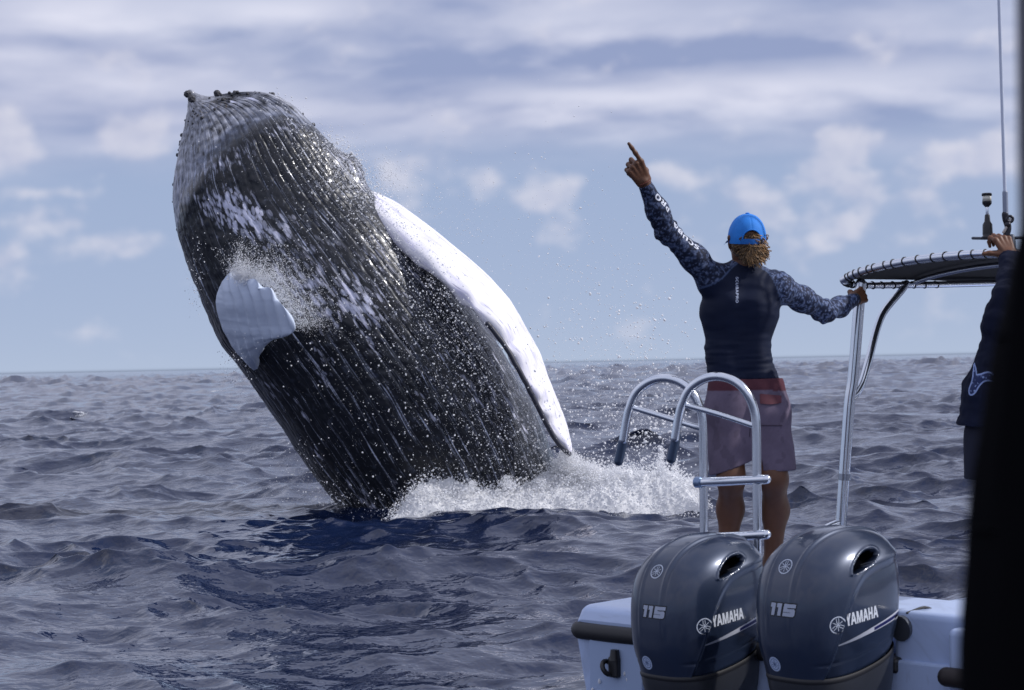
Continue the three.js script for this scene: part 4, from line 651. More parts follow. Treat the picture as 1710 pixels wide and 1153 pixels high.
// a hand: wrist, direction of the fingers, palm normal, side towards the thumb; curls per finger (three joints), thumb
function handBones(W, dir, nrm, sc, o) {
  const u = dir.clone().normalize(), n = nrm.clone().addScaledVector(u, -nrm.dot(u)).normalize(), s = u.clone().cross(n).multiplyScalar(o.left ? -1 : 1);   // s points to the thumb
  const P = (a, b, c) => W.clone().addScaledVector(u, a * sc).addScaledVector(s, b * sc).addScaledVector(n, c * sc), out = [];
  const len = [[0.045, 0.027, 0.021], [0.05, 0.03, 0.022], [0.046, 0.028, 0.021], [0.036, 0.021, 0.019]], side = [0.033, 0.011, -0.011, -0.031], kn = [0.092, 0.096, 0.092, 0.083];
  out.push(bone(P(-0.03, 0, 0), P(0.012, 0, 0), 0.026 * sc, 0.026 * sc));
  for (let f = 0; f < 4; f++) {
    out.push(bone(P(0.012, side[f] * 0.55, 0), P(kn[f], side[f], -0.002), 0.016 * sc, 0.0125 * sc));
    let p = P(kn[f], side[f], -0.003), ang = 0, r = f === 3 ? 0.0085 : 0.0098; const c = o.curl[f], sp = (o.spread?.[f] ?? 0);
    for (let k = 0; k < 3; k++) { ang += c[k]; const d = u.clone().multiplyScalar(Math.cos(ang)).addScaledVector(n, Math.sin(ang)).addScaledVector(s, sp).normalize(), q = p.clone().addScaledVector(d, len[f][k] * sc); out.push(bone(p, q, r * sc, (r - 0.0008) * sc)); p = q; r -= 0.0009; }
  }
  const T = o.thumb ?? [[0.035, 0.04, 0.016], [0.062, 0.05, 0.03], [0.085, 0.046, 0.036]]; let p = P(0.012, 0.02, 0.006);
  const rr = [0.0165, 0.0125, 0.011, 0.009]; T.forEach((t, i) => { const q = P(...t); out.push(bone(p, q, rr[i] * sc, rr[i + 1] * sc)); p = q; });
  return out;
}
const handGeo = (bs) => { const [lo, hi] = boundsOf(bs, 0.012); return nets((x, y, z) => sdBones(bs, 0.009, x, y, z), lo, hi, 0.0034); };
const camo = (x, y, z, c, dark) => {           // blue sleeves with a blurred speckled print
  const a = fbm(x * 44 + y * 12, y * 52, z * 44, 3), b = fbm(x * 120, y * 80 + x * 60, z * 120, 2), k = sst(0.0, 0.12, a + 0.7 * b), w = sst(0.12, 0.3, b + 0.6 * a);
  c[0] = lerp(0.007, lerp(0.04, 0.135, w), k) * dark; c[1] = lerp(0.012, lerp(0.065, 0.17, w), k) * dark; c[2] = lerp(0.036, lerp(0.14, 0.29, w), k) * dark;
};
const fabricBump = canvasTex(256, 256, (g) => { const im = g.getImageData(0, 0, 256, 256), D = im.data; for (let i = 0; i < 65536; i++) { const x = i & 255, y = i >> 8, v = 128 + 60 * Math.sin(x * 0.8) * Math.sin(y * 0.8) + 40 * noise(x / 9, y / 9, 4); D[i * 4] = D[i * 4 + 1] = D[i * 4 + 2] = v; D[i * 4 + 3] = 255; } g.putImageData(im, 0, 0); });
const lycra = std({ vertexColors: true, roughness: 0.7, specularIntensity: 0.5 });
const cotton = std({ vertexColors: true, roughness: 0.9, specularIntensity: 0.4 });
function skinPaint(g, c0) { return paint(g, (x, y, z, c) => { const k = 1 + 0.22 * fbm(x * 30, y * 30, z * 30, 3); c[0] = c0[0] * k; c[1] = c0[1] * k; c[2] = c0[2] * k; }); }
// a head turned the way "look" points
function headField(H, look, up) {
  const f = look.clone().normalize(), r = f.clone().cross(up).normalize(), u = r.clone().cross(f);
  const P = (a, b, c) => H.clone().addScaledVector(r, a).addScaledVector(u, b).addScaledVector(f, c);
  const bs = [bone(P(0, 0.03, -0.022), P(0, 0.03, 0.02), 0.076, 0.074), bone(P(0, -0.05, 0.03), P(0, -0.085, 0.062), 0.055, 0.034), bone(P(0.03, -0.06, 0.01), P(0.02, -0.085, 0.055), 0.034, 0.022), bone(P(-0.03, -0.06, 0.01), P(-0.02, -0.085, 0.055), 0.034, 0.022),
    bone(P(0, 0.012, 0.09), P(0, -0.028, 0.108), 0.010, 0.014), bone(P(-0.014, -0.03, 0.095), P(0.014, -0.03, 0.095), 0.010, 0.010), bone(P(-0.022, -0.062, 0.083), P(0.022, -0.062, 0.083), 0.009, 0.009), bone(P(-0.035, 0.03, 0.078), P(0.035, 0.03, 0.078), 0.014, 0.014),
    bone(P(0.05, -0.012, 0.055), P(0.042, -0.03, 0.062), 0.028, 0.024), bone(P(-0.05, -0.012, 0.055), P(-0.042, -0.03, 0.062), 0.028, 0.024)];
  const ears = [1, -1].flatMap((s) => [bone(P(s * 0.078, 0.018, -0.008), P(s * 0.092, 0.022, -0.022), 0.011, 0.009), bone(P(s * 0.088, 0.026, -0.018), P(s * 0.082, -0.026, -0.004), 0.010, 0.008)]);
  return { bs, ears, P, eyes: [P(0.031, 0.008, 0.078), P(-0.031, 0.008, 0.078)], f, r, u };
}
{
  // ---- the man at the stern: left arm up, pointing; right hand on the canopy leg
  const D = 9.3, pt = (x, y, d = D) => at(x, y, d);
  const man = thing('person', pt(1250, 975).setY(0.775), 'person in navy rash vest, purple shorts and blue cap, pointing at the whale', 'person');
  const tan = [0.115, 0.05, 0.027], tanD = [0.12, 0.052, 0.027];
  const wrL = pt(1077, 307, 9.02), elL = pt(1113, 386, 9.12), shL = pt(1192, 470, 9.27), wrR = pt(1426, 501, 9.83), elR = pt(1377, 520, 9.52), shR = pt(1299, 480, 9.3);
  const neck = pt(1244, 452), headC = pt(1247, 405, 9.26);
  const torso = [bone(pt(1219, 655), pt(1211, 590), 0.105, 0.083), bone(pt(1270, 655), pt(1253, 590), 0.105, 0.083), bone(pt(1211, 590), pt(1207, 520), 0.083, 0.098), bone(pt(1253, 590), pt(1263, 520), 0.083, 0.098), bone(pt(1207, 520), pt(1212, 480), 0.098, 0.076), bone(pt(1263, 520), pt(1272, 488), 0.098, 0.076), bone(pt(1242, 500), neck, 0.10, 0.062), bone(pt(1212, 480), shL, 0.085, 0.066), bone(pt(1272, 490), shR, 0.085, 0.062), bone(neck, shR, 0.05, 0.045), bone(neck, shL, 0.052, 0.05), bone(pt(1222, 505, 9.24), pt(1226, 560, 9.27), 0.06, 0.05), bone(pt(1258, 505, 9.24), pt(1254, 560, 9.27), 0.06, 0.05)];
  const arms = [bone(shL, pt(1160, 432, 9.2), 0.062, 0.054), bone(pt(1160, 432, 9.2), elL, 0.054, 0.044), bone(elL, pt(1098, 352, 9.08), 0.044, 0.043), bone(pt(1098, 352, 9.08), wrL, 0.043, 0.03), bone(shR, pt(1340, 500, 9.42), 0.06, 0.052), bone(pt(1340, 500, 9.42), elR, 0.052, 0.046), bone(elR, pt(1402, 513, 9.7), 0.046, 0.041), bone(pt(1402, 513, 9.7), wrR, 0.041, 0.031)];
  const neckB = bone(neck.clone().add(V(0, -0.03, 0)), pt(1246, 410, 9.27), 0.058, 0.054);
  const kneeL = pt(1221, 800, 9.22), ankL = pt(1214, 945, 9.34), kneeR = pt(1293, 800, 9.22), ankR = pt(1290, 945, 9.34);
  const legs = [bone(pt(1219, 680), kneeL, 0.088, 0.062), bone(kneeL, pt(1220, 850, 9.35), 0.058, 0.060), bone(pt(1220, 850, 9.35), ankL, 0.060, 0.038), bone(pt(1272, 680), kneeR, 0.088, 0.062), bone(kneeR, pt(1295, 852, 9.34), 0.058, 0.061), bone(pt(1295, 852, 9.34), ankR, 0.061, 0.038),
    bone(ankL, pt(1210, 968, 9.44), 0.04, 0.03), bone(pt(1214, 962, 9.3), pt(1208, 968, 9.5), 0.034, 0.026), bone(ankR, pt(1296, 966, 9.44), 0.04, 0.03), bone(pt(1292, 960, 9.3), pt(1300, 966, 9.5), 0.034, 0.026)];
  const hd = headField(headC, V(-0.12, 0.1, -1), V(0.02, 1, 0));
  // body: one skin surface (slim under the clothes), hands in their own fine grids
  const core = [...torso.map((q) => ({ ...q, ra: q.ra - 0.012, rb: q.rb - 0.012 })), ...arms.map((q) => ({ ...q, ra: q.ra - 0.009, rb: q.rb - 0.008 })), neckB, ...legs];
  const [lo, hi] = boundsOf(core, 0.03);
  const bodyG = skinPaint(nets((x, y, z) => sdBones(core, 0.05, x, y, z), lo, hi, 0.0135), tan);
  const [hl, hh] = boundsOf([...hd.bs, ...hd.ears], 0.02);
  const headG = skinPaint(nets((x, y, z) => Math.min(smin(smin(sdBones(hd.bs, 0.03, x, y, z), sdBones(hd.ears, 0.008, x, y, z), 0.006), sdBone(neckB, x, y, z), 0.03), 9), hl, hh, 0.0045), tan);
  const hL = handBones(wrL, pt(1059, 276, 8.98).sub(wrL), V(-0.15, 0.05, -1), 1.12, { left: true, curl: [[0.06, 0.08, 0.05], [1.35, 1.5, 0.9], [1.45, 1.5, 0.9], [1.5, 1.5, 0.9]], spread: [-0.05, 0, 0, 0], thumb: [[0.04, 0.036, 0.022], [0.066, 0.022, 0.04], [0.088, 0.004, 0.044]] });
  const hR = handBones(wrR, pt(1452, 487, 9.93).sub(wrR), V(0.12, 0.0, -1), 1.0, { left: false, curl: [[0.75, 1.25, 0.8], [0.75, 1.3, 0.8], [0.8, 1.3, 0.8], [0.85, 1.3, 0.8]], thumb: [[0.034, 0.042, 0.02], [0.058, 0.046, 0.042], [0.072, 0.036, 0.062]] });
  part('body', [bodyG, headG, skinPaint(handGeo(hL), tan), skinPaint(handGeo(hR), tanD)], skinTan, man);
  for (const e of hd.eyes) { const g = new THREE.SphereGeometry(0.0115, 14, 10); g.translate(e.x, e.y, e.z); part('eye', g, std({ color: C(0.6, 0.6, 0.6), roughness: 0.2 }), man); }
  // rash vest: a skin over torso and arms, cut at neck, hem and wrists
  const vest = [...torso, ...arms].map((q) => ({ ...q, ra: q.ra + 0.004, rb: q.rb + 0.004 })), hemY = pt(1245, 634).y, neckP = pt(1245, 441, 9.29), wLd = elL.clone().sub(wrL).normalize(), wRd = elR.clone().sub(wrR).normalize();
  const ax = [shL, elL, wrL];
  const vf = (x, y, z) => {
    let d = sdBones(vest, 0.05, x, y, z);
    if (d > 0.06) return d;
    // creases: across the waist, at the elbows and under the arms
    const w = Math.exp(-Math.pow((y - pt(1240, 600).y) / 0.12, 2)); d += 0.006 * w * noise(x * 7, y * 46, z * 7) + 0.003 * noise(x * 14, y * 26, z * 14);
    for (const [e, q] of [[elL, 1], [elR, 1], [shR, 0.7]]) { const l = Math.hypot(x - e.x, y - e.y, z - e.z); if (l < 0.16) d += 0.0055 * q * (1 - l / 0.16) * Math.sin((x * 0.8 - y * 0.5) * 150 + 3 * noise(x * 12, y * 12, z * 12)); }
    d = Math.max(d, hemY - y + 0.006 * noise(x * 9, 0, z * 9));
    d = Math.max(d, -((x - wrL.x) * wLd.x + (y - wrL.y) * wLd.y + (z - wrL.z) * wLd.z) + 0.004, -((x - wrR.x) * wRd.x + (y - wrR.y) * wRd.y + (z - wrR.z) * wRd.z) + 0.004);
    d = Math.max(d, 0.07 - Math.hypot(x - neckP.x, (y - neckP.y - 0.045), z - neckP.z));
    return d;
  };
  const [vl, vh] = boundsOf(vest, 0.02); vl.y = hemY - 0.02;
  const vg = nets(vf, vl, vh, 0.006);
  // raglan seams from the neck to the armpits part the printed sleeves from the plain back
  const nL = pt(1222, 446), aL = pt(1168, 482), aR = pt(1302, 506), nR = pt(1270, 447), q1 = pt(1300, 460);
  const sideOf = (a, b, x, y) => ((b.x - a.x) * (y - a.y) - (b.y - a.y) * (x - a.x)) / Math.hypot(b.x - a.x, b.y - a.y);
  paint(vg, (x, y, z, c) => {
    const bow = 0.018, l = sideOf(aL, nL, x, y) - bow * Math.sin(clamp((x - aL.x) / (nL.x - aL.x), 0, 1) * Math.PI) * -1, r = sideOf(nR, aR, x, y) + bow * Math.sin(clamp((x - nR.x) / (aR.x - nR.x), 0, 1) * Math.PI) * -1;
    const inL = l > 0 && x < nL.x + 0.02, inR = r > 0 && x > nR.x - 0.02, k = 1 + 0.25 * fbm(x * 8, y * 8, z * 8, 3);
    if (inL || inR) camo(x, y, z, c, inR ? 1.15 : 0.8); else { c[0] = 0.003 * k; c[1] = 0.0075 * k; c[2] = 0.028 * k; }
    const sm = Math.min(x < 1.12 ? Math.abs(l) : 9, x > 1.12 ? Math.abs(r) : 9); if (sm < 0.004) { c[0] = 0.05; c[1] = 0.075; c[2] = 0.15; }
  });
  const vm = part('rash_vest', vg, lycra, man); vm.userData.label = 'navy rash vest with blue speckled sleeves';
  // lettering down the back and along the raised sleeve
  const letter = (t, w, h, col, sty = 'bold') => canvasTex(w, h, (g) => { g.fillStyle = col; g.textBaseline = 'middle'; g.font = `${sty} ${h * 0.86}px sans-serif`; const m = g.measureText(t).width; g.translate(6, h / 2 + h * 0.04); g.scale((w - 12) / m, 1); g.fillText(t, 0, 0); });
  vm.updateMatrixWorld(true);
  const put = (nm, tex, P, dx, dz, w, h, dep) => { const z = dz.clone().normalize(), x = dx.clone().addScaledVector(z, -dx.dot(z)).normalize(), y = z.clone().cross(x), d = new DecalGeometry(vm, P, new THREE.Euler().setFromRotationMatrix(new THREE.Matrix4().makeBasis(x, y, z)), V(w, h, dep)); part(nm, d, std({ map: tex, transparent: true, alphaTest: 0.4, roughness: 0.6, polygonOffset: true, polygonOffsetFactor: -2 }), vm); };
  put('back_lettering', letter('SCUBAPRO', 512, 80, '#aab4cc'), pt(1235, 483, 9.1), V(-0.06, -1, 0), V(0, 0, 1), 0.132, 0.021, 0.3);
  const sd = wrL.clone().sub(shL).normalize(), up = V(0.62, 0.3, 0.75);
  put('sleeve_lettering', letter('SCUBA', 512, 128, '#d5dae6'), pt(1142, 397, 9.12), pt(1114, 376, 9.1).sub(pt(1162, 420, 9.17)), up, 0.19, 0.042, 0.14);
  put('sleeve_lettering', letter('PRO', 320, 128, '#d5dae6'), pt(1101, 342, 9.05), pt(1084, 318, 9.04).sub(pt(1108, 352, 9.09)), up, 0.115, 0.044, 0.14);
  // shorts
  const hipY = pt(1245, 640).y, hemL = pt(1216, 782).y, hemR = pt(1295, 785).y;
  const sb = [bone(pt(1222, 650), pt(1220, 690), 0.118, 0.128), bone(pt(1271, 650), pt(1276, 690), 0.118, 0.128), bone(pt(1222, 690), pt(1219, 800, 9.25), 0.122, 0.100), bone(pt(1276, 690), pt(1297, 800, 9.25), 0.122, 0.102)];
  const sf = (x, y, z) => { let d = sdBones(sb, 0.035, x, y, z); if (d > 0.06) return d; d += 0.007 * noise(x * 8, y * 5, z * 8) + 0.005 * noise(x * 18, y * 12, z * 18) * sst(1.6, 1.2, y); const midX = pt(1256, 720).x, e = x < midX ? hemL + (x - pt(1216, 780).x) * 0.35 : hemR + 0.0; d = Math.max(d, e - y, y - pt(1245, 633).y); const fork = pt(1255, 735).y; if (y < fork) d = Math.max(d, 0.010 + 0.012 * sst(fork, fork - 0.12, y) - Math.abs(x - midX - (fork - y) * 0.1)); return d; };
  const [sl, sh] = boundsOf(sb, 0.03); const sg = nets(sf, sl, sh, 0.0075);
  paint(sg, (x, y, z, c) => { const band = y > pt(1245, 652).y - 0.02 * (x - 1.1), k = 1 + 0.3 * fbm(x * 10, y * 10, z * 10, 3) + 0.1 * noise(x * 120, y * 120, z * 120), v = fbm(x * 16, y * 12, z * 16, 3) > 0.18 ? 0.82 : 1; if (band) { c[0] = 0.085 * k; c[1] = 0.03 * k; c[2] = 0.042 * k; } else { c[0] = 0.135 * k * v; c[1] = 0.108 * k * v; c[2] = 0.155 * k * v; } });
  const so = part('board_shorts', sg, cotton, man); so.userData.label = 'grey purple board shorts with dark red waistband';
  { const ray = new THREE.Raycaster(); so.updateMatrixWorld(true); const proj = (x, y, lift) => { const o = pt(x, y, 8.7), q = pt(x, y, 9.6); ray.set(o, q.sub(o).normalize()); const h = ray.intersectObject(so)[0]; return (h ? h.point : pt(x, y, 9.18)).add(V(0, 0, lift)); };
    const pkF = grid(24, 10, (u, v) => proj(lerp(1269, 1305, u), lerp(658 + 3 * u, 674 - 1 * u, v) + 2 * Math.sin(u * Math.PI) * v, 0.004 + 0.004 * v)); const fl = part('pocket_flap', paint(pkF, (x, y, z, c) => { const k = 1 + 0.3 * fbm(x * 30, y * 30, z * 30, 2); c[0] = 0.10 * k; c[1] = 0.028 * k; c[2] = 0.04 * k; }), std({ vertexColors: true, roughness: 0.85, side: THREE.DoubleSide }), so);
    const hemE = (a, b, y) => tube([0, 1, 2, 3, 4].map((i) => proj(lerp(a, b, i / 4), y, 0.002)), 0.0022, 20, 6); part('seam', [hemE(1270, 1306, 711), tube([0, 1, 2, 3, 4, 5].map((i) => proj(1257 - i, 660 + 14 * i, 0.001)), 0.0018, 20, 6)], std({ color: C(0.05, 0.035, 0.06), roughness: 0.9 }), so); }
  // wristbands
  for (const [w, d, n2] of [[wrL, wLd, 1], [wrR, wRd, 0]]) { const g = new THREE.TorusGeometry(0.031, 0.0045, 8, 26); g.lookAt(d); const p = w.clone().addScaledVector(d, -0.012); g.translate(p.x, p.y, p.z); part('wristband', g, std({ color: n2 ? C(0.12, 0.03, 0.015) : C(0.02, 0.02, 0.025), roughness: 0.6 }), man); }
  // cap worn forwards: six panels, opening and strap at the back
  const { P, f, r: rt, u: upv } = hd, capM = std({ vertexColors: true, roughness: 0.75, side: THREE.DoubleSide });
  const Rc = (th, ph, k = 1) => { const c = Math.cos(ph), sn = Math.sin(ph), e = 0.9; return P(0.0915 * k * c ** e * Math.sin(th), 0.020 + 0.118 * k * sn, -0.005 - 0.106 * k * c ** e * Math.cos(th)); };   // th 0 at the back
  const NC = 168, NP = 60, idx = [], pos = []; const holeAt = (th, ph) => { const a = Math.abs(th) / 0.50, b = (ph - 0.0) / 0.38; return b > 0 && a * a + b * b < 1; };
  for (let j = 0; j <= NP; j++) for (let i = 0; i <= NC; i++) { const th = -Math.PI + 2 * Math.PI * i / NC, ph = lerp(-0.22, Math.PI / 2 - 0.001, j / NP), seam = Math.pow(0.5 + 0.5 * Math.cos(th * 6), 40) * sst(1.57, 1.3, ph); const p = Rc(th, ph, 1 - 0.012 * seam + 0.01 * noise(th * 2, ph * 3, 2)); pos.push(p.x, p.y, p.z); }
  const cc = (i, j) => j * (NC + 1) + i; for (let j = 0; j < NP; j++) for (let i = 0; i < NC; i++) { const th = -Math.PI + 2 * Math.PI * (i + 0.5) / NC, ph = lerp(-0.22, Math.PI / 2, (j + 0.5) / NP); if (holeAt(th, ph)) continue; idx.push(cc(i, j), cc(i + 1, j), cc(i + 1, j + 1), cc(i, j), cc(i + 1, j + 1), cc(i, j + 1)); }
  const cg = new THREE.BufferGeometry(); cg.setAttribute('position', new THREE.BufferAttribute(new Float32Array(pos), 3)); cg.setAttribute('uv', new THREE.BufferAttribute(new Float32Array(pos.length / 3 * 2), 2)); cg.setIndex(idx); cg.computeVertexNormals();
  const blue = (x, y, z, c) => { const k = 1 + 0.12 * fbm(x * 30, y * 30, z * 30, 2); c[0] = 0.012 * k; c[1] = 0.20 * k; c[2] = 0.66 * k; };
  paint(cg, blue); const cap = part('cap', cg, capM, man); cap.userData.label = 'bright blue peaked cap';
  const edge = []; for (let i = 0; i <= 30; i++) { const a = Math.PI * i / 30, th = 0.50 * Math.cos(a), ph = 0.0 + 0.38 * Math.sin(a); edge.push(Rc(th, ph, 1.0)); } part('opening_binding', paint(tube(edge, 0.0035, 60, 8), blue), capM, cap);
  const btn = new THREE.SphereGeometry(0.011, 14, 8); btn.scale(1, 0.5, 1); const bp = P(0, 0.139, -0.005); btn.translate(bp.x, bp.y, bp.z); part('button', paint(btn, blue), capM, cap);
  const strap = grid(40, 6, (u, v) => Rc(lerp(-0.62, 0.62, u), lerp(-0.21, 0.0, v), 1.015)); part('strap', paint(strap, (x, y, z, c) => { c[0] = 0.01; c[1] = 0.13; c[2] = 0.45; }), capM, cap);
  const bk = Rc(0.52, -0.1, 1.03), bg = new RoundedBoxGeometry(0.016, 0.02, 0.008, 2, 0.003); bg.translate(bk.x, bk.y, bk.z); part('buckle', bg, blackPlastic, cap);
  const brim = grid(40, 16, (u, v) => { const a = lerp(-1.15, 1.15, u), k = v; return P(0.099 * Math.sin(a) * (1 + 0.05 * k), 0.022 - 0.018 * k - 0.022 * Math.abs(Math.sin(a)) ** 2 * 1, -0.005 + 0.11 * Math.cos(a) + 0.078 * k * Math.cos(a * 0.9)); }), brim2 = brim.clone(); brim2.translate(0, -0.004, 0);
  part('peak', paint(mergeGeometries([brim, brim2]), blue), capM, cap);
  // hair: wavy strands at the nape and through the opening
  const hr = [], q = rngOf(17), cols = [];
  for (let k = 0; k < 900; k++) {
    const th = 0.08 + gauss(q) * 0.42, ph0 = q() < 0.06 ? 0.1 + 0.2 * q() : -0.2 - 0.34 * q(), s0 = Rc(th, ph0, 0.86), drop = 0.012 + 0.085 * Math.pow(q(), 1.4) * (1 - 0.45 * Math.abs(th - 0.1)), a = q() * 2.2 + th * 3, w = 0.003 + 0.007 * q(), dirx = (0.006 + 0.026 * q()) * (q() < 0.8 ? 1 : -0.4), pts = [];
    for (let i = 0; i <= 5; i++) { const t = i / 5, out = 0.010 * Math.sin(t * 2.4) + 0.010 * t * q(); pts.push(s0.clone().addScaledVector(upv, -drop * t).addScaledVector(f, -out * Math.cos(th) - 0.0).addScaledVector(rt, out * Math.sin(th) * 0.9 + w * Math.sin(t * 5 + a) + dirx * t * t)); }
    const g = new THREE.TubeGeometry(new THREE.CatmullRomCurve3(pts), 9, 0.0013 + 0.0013 * q(), 5, false), tone = 0.4 + 0.75 * q(), sunny = 0.5 + 0.75 * sst(-0.3, 0.5, th);  // sunny: sunlight painted into the strands, lighter towards the right
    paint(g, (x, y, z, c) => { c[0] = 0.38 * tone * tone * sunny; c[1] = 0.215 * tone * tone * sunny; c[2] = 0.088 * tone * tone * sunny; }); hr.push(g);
  }
  { const cap2 = new THREE.SphereGeometry(1, 40, 24), a = cap2.attributes.position; for (let i = 0; i < a.count; i++) { const p = P(a.getX(i) * 0.083, 0.0 + a.getY(i) * 0.09, -0.018 + a.getZ(i) * -0.084); a.setXYZ(i, p.x, p.y, p.z); } cap2.computeVertexNormals(); const ix = cap2.index.array, keep = []; for (let t = 0; t < ix.length; t += 3) { const v = V(a.getX(ix[t]), a.getY(ix[t]), a.getZ(ix[t])).sub(headC); if (v.dot(f) < -0.01 && v.dot(upv) > -0.075) keep.push(ix[t], ix[t + 1], ix[t + 2]); } cap2.setIndex(keep); paint(cap2, (x, y, z, c) => { c[0] = 0.06; c[1] = 0.03; c[2] = 0.012; }); hr.push(cap2); }
  part('hair', hr, std({ vertexColors: true, roughness: 0.45, side: THREE.DoubleSide }), man);
}
{
  // ---- second person, mostly behind the near canvas: left hand up on the canopy rim
  const D = 8.75, pt = (x, y, d = D) => at(x, y, d);
  const ps = thing('person', pt(1705, 1005).setY(0.36), 'person in dark navy top with a whale tail print, one hand on the canopy', 'person');
  const tan = [0.15, 0.066, 0.036];
  const wr = pt(1688, 428, 8.98), el = pt(1684, 500, 8.72), sh = pt(1690, 572, 8.75), neck = pt(1745, 520), headC = pt(1752, 458, 8.75);
  const torso = [bone(pt(1668, 735), pt(1664, 660), 0.13, 0.135), bone(pt(1730, 735), pt(1735, 660), 0.13, 0.135), bone(pt(1664, 660), pt(1684, 590), 0.135, 0.11), bone(pt(1735, 660), pt(1760, 580), 0.135, 0.12), bone(pt(1684, 590), sh, 0.11, 0.085), bone(pt(1725, 580), neck, 0.10, 0.062), bone(sh, neck, 0.07, 0.055), bone(neck, pt(1810, 575), 0.055, 0.07)];
  const arms = [bone(sh, pt(1676, 540, 8.72), 0.085, 0.078), bone(pt(1676, 540, 8.72), el, 0.074, 0.058), bone(el, wr, 0.056, 0.036), bone(pt(1810, 575), pt(1830, 660), 0.065, 0.05), bone(pt(1830, 660), pt(1800, 730, 8.5), 0.048, 0.034)];
  const neckB = bone(neck, pt(1750, 470), 0.058, 0.055);
  const legs = [bone(pt(1668, 750), pt(1660, 860), 0.115, 0.07), bone(pt(1660, 860), pt(1672, 1140), 0.068, 0.04), bone(pt(1730, 750), pt(1740, 860), 0.115, 0.07), bone(pt(1740, 860), pt(1745, 1140), 0.068, 0.04), bone(pt(1672, 1140), pt(1690, 1160, 8.6), 0.04, 0.032), bone(pt(1745, 1140), pt(1765, 1160, 8.6), 0.04, 0.032)];
  const hd = headField(headC, V(0.9, 0, -0.4), V(0, 1, 0));
  const core = [...torso.map((q) => ({ ...q, ra: q.ra - 0.012, rb: q.rb - 0.012 })), ...arms.map((q) => ({ ...q, ra: q.ra - 0.01, rb: q.rb - 0.008 })), neckB, ...legs], [lo, hi] = boundsOf(core, 0.03);
  const hB = handBones(wr, pt(1672, 396, 9.02).sub(wr), V(-0.3, 0.2, -1), 1.05, { left: false, curl: [[0.8, 1.1, 0.7], [0.8, 1.15, 0.7], [0.85, 1.2, 0.7], [0.9, 1.2, 0.7]], thumb: [[0.03, 0.046, 0.01], [0.046, 0.078, 0.016], [0.052, 0.104, 0.018]] });
  const [hl, hh] = boundsOf([...hd.bs, ...hd.ears], 0.02);
  part('body', [skinPaint(nets((x, y, z) => sdBones(core, 0.05, x, y, z), lo, hi, 0.015), tan), skinPaint(nets((x, y, z) => smin(smin(sdBones(hd.bs, 0.03, x, y, z), sdBones(hd.ears, 0.008, x, y, z), 0.006), sdBone(neckB, x, y, z), 0.03), hl, hh, 0.006), tan), skinPaint(handGeo(hB), tan), skinPaint(handGeo(handBones(pt(1800, 730, 8.5), pt(1778, 752, 8.42).sub(pt(1800, 730, 8.5)), V(-0.5, -0.3, -0.8), 1, { left: true, curl: [[0.3, 0.4, 0.3], [0.35, 0.45, 0.3], [0.4, 0.5, 0.3], [0.45, 0.5, 0.3]] })), tan)], skinTan, ps);
  for (const e of hd.eyes) { const g = new THREE.SphereGeometry(0.0115, 12, 8); g.translate(e.x, e.y, e.z); part('eye', g, std({ color: C(0.6, 0.6, 0.6), roughness: 0.2 }), ps); }
  { const c = new THREE.SphereGeometry(1, 30, 20), a = c.attributes.position; for (let i = 0; i < a.count; i++) { const k = 1 + 0.05 * noise(a.getX(i) * 5, a.getY(i) * 5, a.getZ(i) * 5), p = hd.P(a.getX(i) * 0.092 * k, 0.045 + a.getY(i) * 0.088 * k, -0.025 + a.getZ(i) * 0.095 * k); a.setXYZ(i, p.x, p.y, p.z); } c.computeVertexNormals(); part('hair', c, std({ color: C(0.02, 0.015, 0.012), roughness: 0.6 }), ps); }
  const hemY = pt(1690, 712).y, wd = el.clone().sub(wr).normalize(), top = [...torso, ...arms].map((q) => ({ ...q, ra: q.ra + 0.012, rb: q.rb + 0.010 }));
  const skirt = [bone(pt(1664, 680), pt(1652, 722), 0.145, 0.150), bone(pt(1735, 680), pt(1745, 722), 0.145, 0.15)];
  const tf = (x, y, z) => { let d = smin(sdBones(top, 0.05, x, y, z), sdBones(skirt, 0.05, x, y, z), 0.03); if (d > 0.06) return d; d += 0.010 * noise(x * 6, y * 18, z * 6) + 0.006 * noise(x * 15 + y * 9, y * 15, z * 15) + 0.004 * noise(x * 30, y * 30 + x * 20, z * 30); d = Math.max(d, hemY - 0.25 * (pt(1640, 700).x - x) * -0.3 - y); d = Math.max(d, -((x - wr.x) * wd.x + (y - wr.y) * wd.y + (z - wr.z) * wd.z) + 0.012); const np = pt(1747, 505); return Math.max(d, 0.075 - Math.hypot(x - np.x, y - np.y - 0.04, z - np.z)); };
  const [tl, th] = boundsOf([...top, ...skirt], 0.02); const tg = paint(nets(tf, tl, th, 0.009), (x, y, z, c) => { const k = 1 + 0.3 * fbm(x * 9, y * 9, z * 9, 3); c[0] = 0.006 * k; c[1] = 0.009 * k; c[2] = 0.026 * k; });
  const tm = part('long_sleeved_top', tg, cotton, ps); tm.updateMatrixWorld(true);
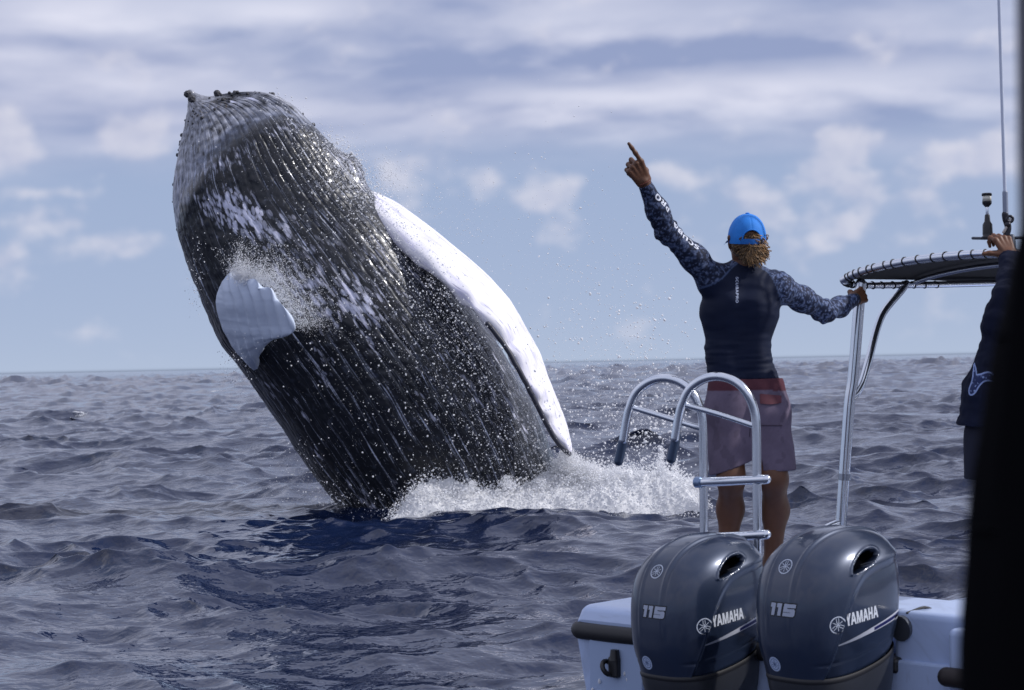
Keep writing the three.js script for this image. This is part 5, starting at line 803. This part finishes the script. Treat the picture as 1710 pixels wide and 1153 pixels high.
  const tail = canvasTex(256, 256, (g) => { const path = () => { g.beginPath(); g.moveTo(30, 4); g.quadraticCurveTo(64, 40, 76, 96); g.quadraticCurveTo(110, 100, 150, 84); g.quadraticCurveTo(214, 66, 250, 112); g.quadraticCurveTo(256, 140, 238, 150); g.quadraticCurveTo(190, 132, 150, 150); g.quadraticCurveTo(118, 168, 96, 204); g.quadraticCurveTo(72, 248, 34, 252); g.quadraticCurveTo(4, 244, 12, 200); g.quadraticCurveTo(34, 150, 40, 110); g.quadraticCurveTo(38, 50, 30, 4); }; path(); g.fillStyle = '#132452'; g.fill(); g.strokeStyle = '#8496c2'; g.lineWidth = 13; g.lineJoin = 'round'; g.stroke(); const q = rngOf(8); g.fillStyle = '#8496c2'; g.save(); path(); g.clip(); for (let k = 0; k < 70; k++) { g.beginPath(); g.ellipse(256 * q(), 256 * q(), 2 + 5 * q(), 2 + 9 * q(), q() * 3, 0, 7); g.fill(); } g.restore(); });
  { const P = pt(1628, 634, 8.5), z = V(-0.45, 0, 1).normalize(), x = V(1, 0, 0.45).normalize(), d = new DecalGeometry(tm, P, new THREE.Euler().setFromRotationMatrix(new THREE.Matrix4().makeBasis(x, V(0, 1, 0), z)), V(0.125, 0.15, 0.5)); if (d.attributes.position.count) part('tail_print', d, std({ map: tail, transparent: true, alphaTest: 0.4, roughness: 0.8, polygonOffset: true, polygonOffsetFactor: -2 }), tm); }
  const sb = [bone(pt(1664, 725), pt(1656, 840), 0.142, 0.125), bone(pt(1728, 735), pt(1742, 840), 0.125, 0.105)], [sl, sh2] = boundsOf(sb, 0.02), cut = pt(1660, 800).y, tp = pt(1690, 700).y;
  part('shorts', paint(nets((x, y, z) => Math.max(sdBones(sb, 0.03, x, y, z) + 0.006 * noise(x * 12, y * 7, z * 12), cut - y, y - tp), sl, sh2, 0.01), (x, y, z, c) => { c[0] = 0.018; c[1] = 0.02; c[2] = 0.035; }), cotton, ps);
}

// ---------------------------------------------------------------- the photographer's own boat: a post with its side curtain tied round it, close to the lens
{
  const d = 1.15, px = (x, y) => at(x, y, d), k = d / FPX, post = thing('canopy_post', px(1735, 1250), 'black canvas side curtain tied round a post, blurred at the right edge', 'canopy post');
  part('post', tube([px(1712, -160), px(1716, 300), px(1722, 700), px(1728, 1260)], 0.0055, 20, 14), std({ color: C(0.12, 0.12, 0.14), metalness: 0.5, roughness: 0.5 }), post);
  // left edge of the rolled cloth, top to bottom
  const ys = [330, 380, 440, 520, 600, 700, 800, 900, 1000, 1100, 1250], xs = [1712, 1703, 1690, 1674, 1657, 1642, 1631, 1622, 1615, 1611, 1608];
  const g = grid(90, 80, (u, v) => { const t = v * (ys.length - 1), y = cr(ys, t), x = cr(xs, t), r = Math.max(6, (1745 - x)), a = u * 2 * Math.PI, w = 1 + 0.05 * Math.sin(a * 5 + y * 0.004) + 0.04 * noise(Math.cos(a) * 2, Math.sin(a) * 2, y * 0.006), c = px(1745, y); return c.add(V(Math.cos(a) * r * k * w, 0, Math.sin(a) * r * k * 0.7 * w)); }, true);
  part('rolled_curtain', g, std({ color: C(0.002, 0.002, 0.003), roughness: 1, specularIntensity: 0.2 }), post);
  for (const y of [560, 880]) { const x = cr(xs, cr([...Array(11).keys()], (ys.findIndex((q) => q > y) - 0.5))), t = new THREE.TorusGeometry((1745 - x) * k * 1.02, 0.0015, 6, 40); t.scale(1, 0.7, 1); t.rotateX(Math.PI / 2); const c = px(1745, y); t.translate(c.x, c.y, c.z); part('tie_strap', t, std({ color: C(0.002, 0.002, 0.003), roughness: 1, specularIntensity: 0.2 }), post); }
}
scene.traverse((m) => { if (m.isMesh) { m.castShadow = m.name !== 'sea'; m.receiveShadow = true; } });
renderer.render(scene, camera);
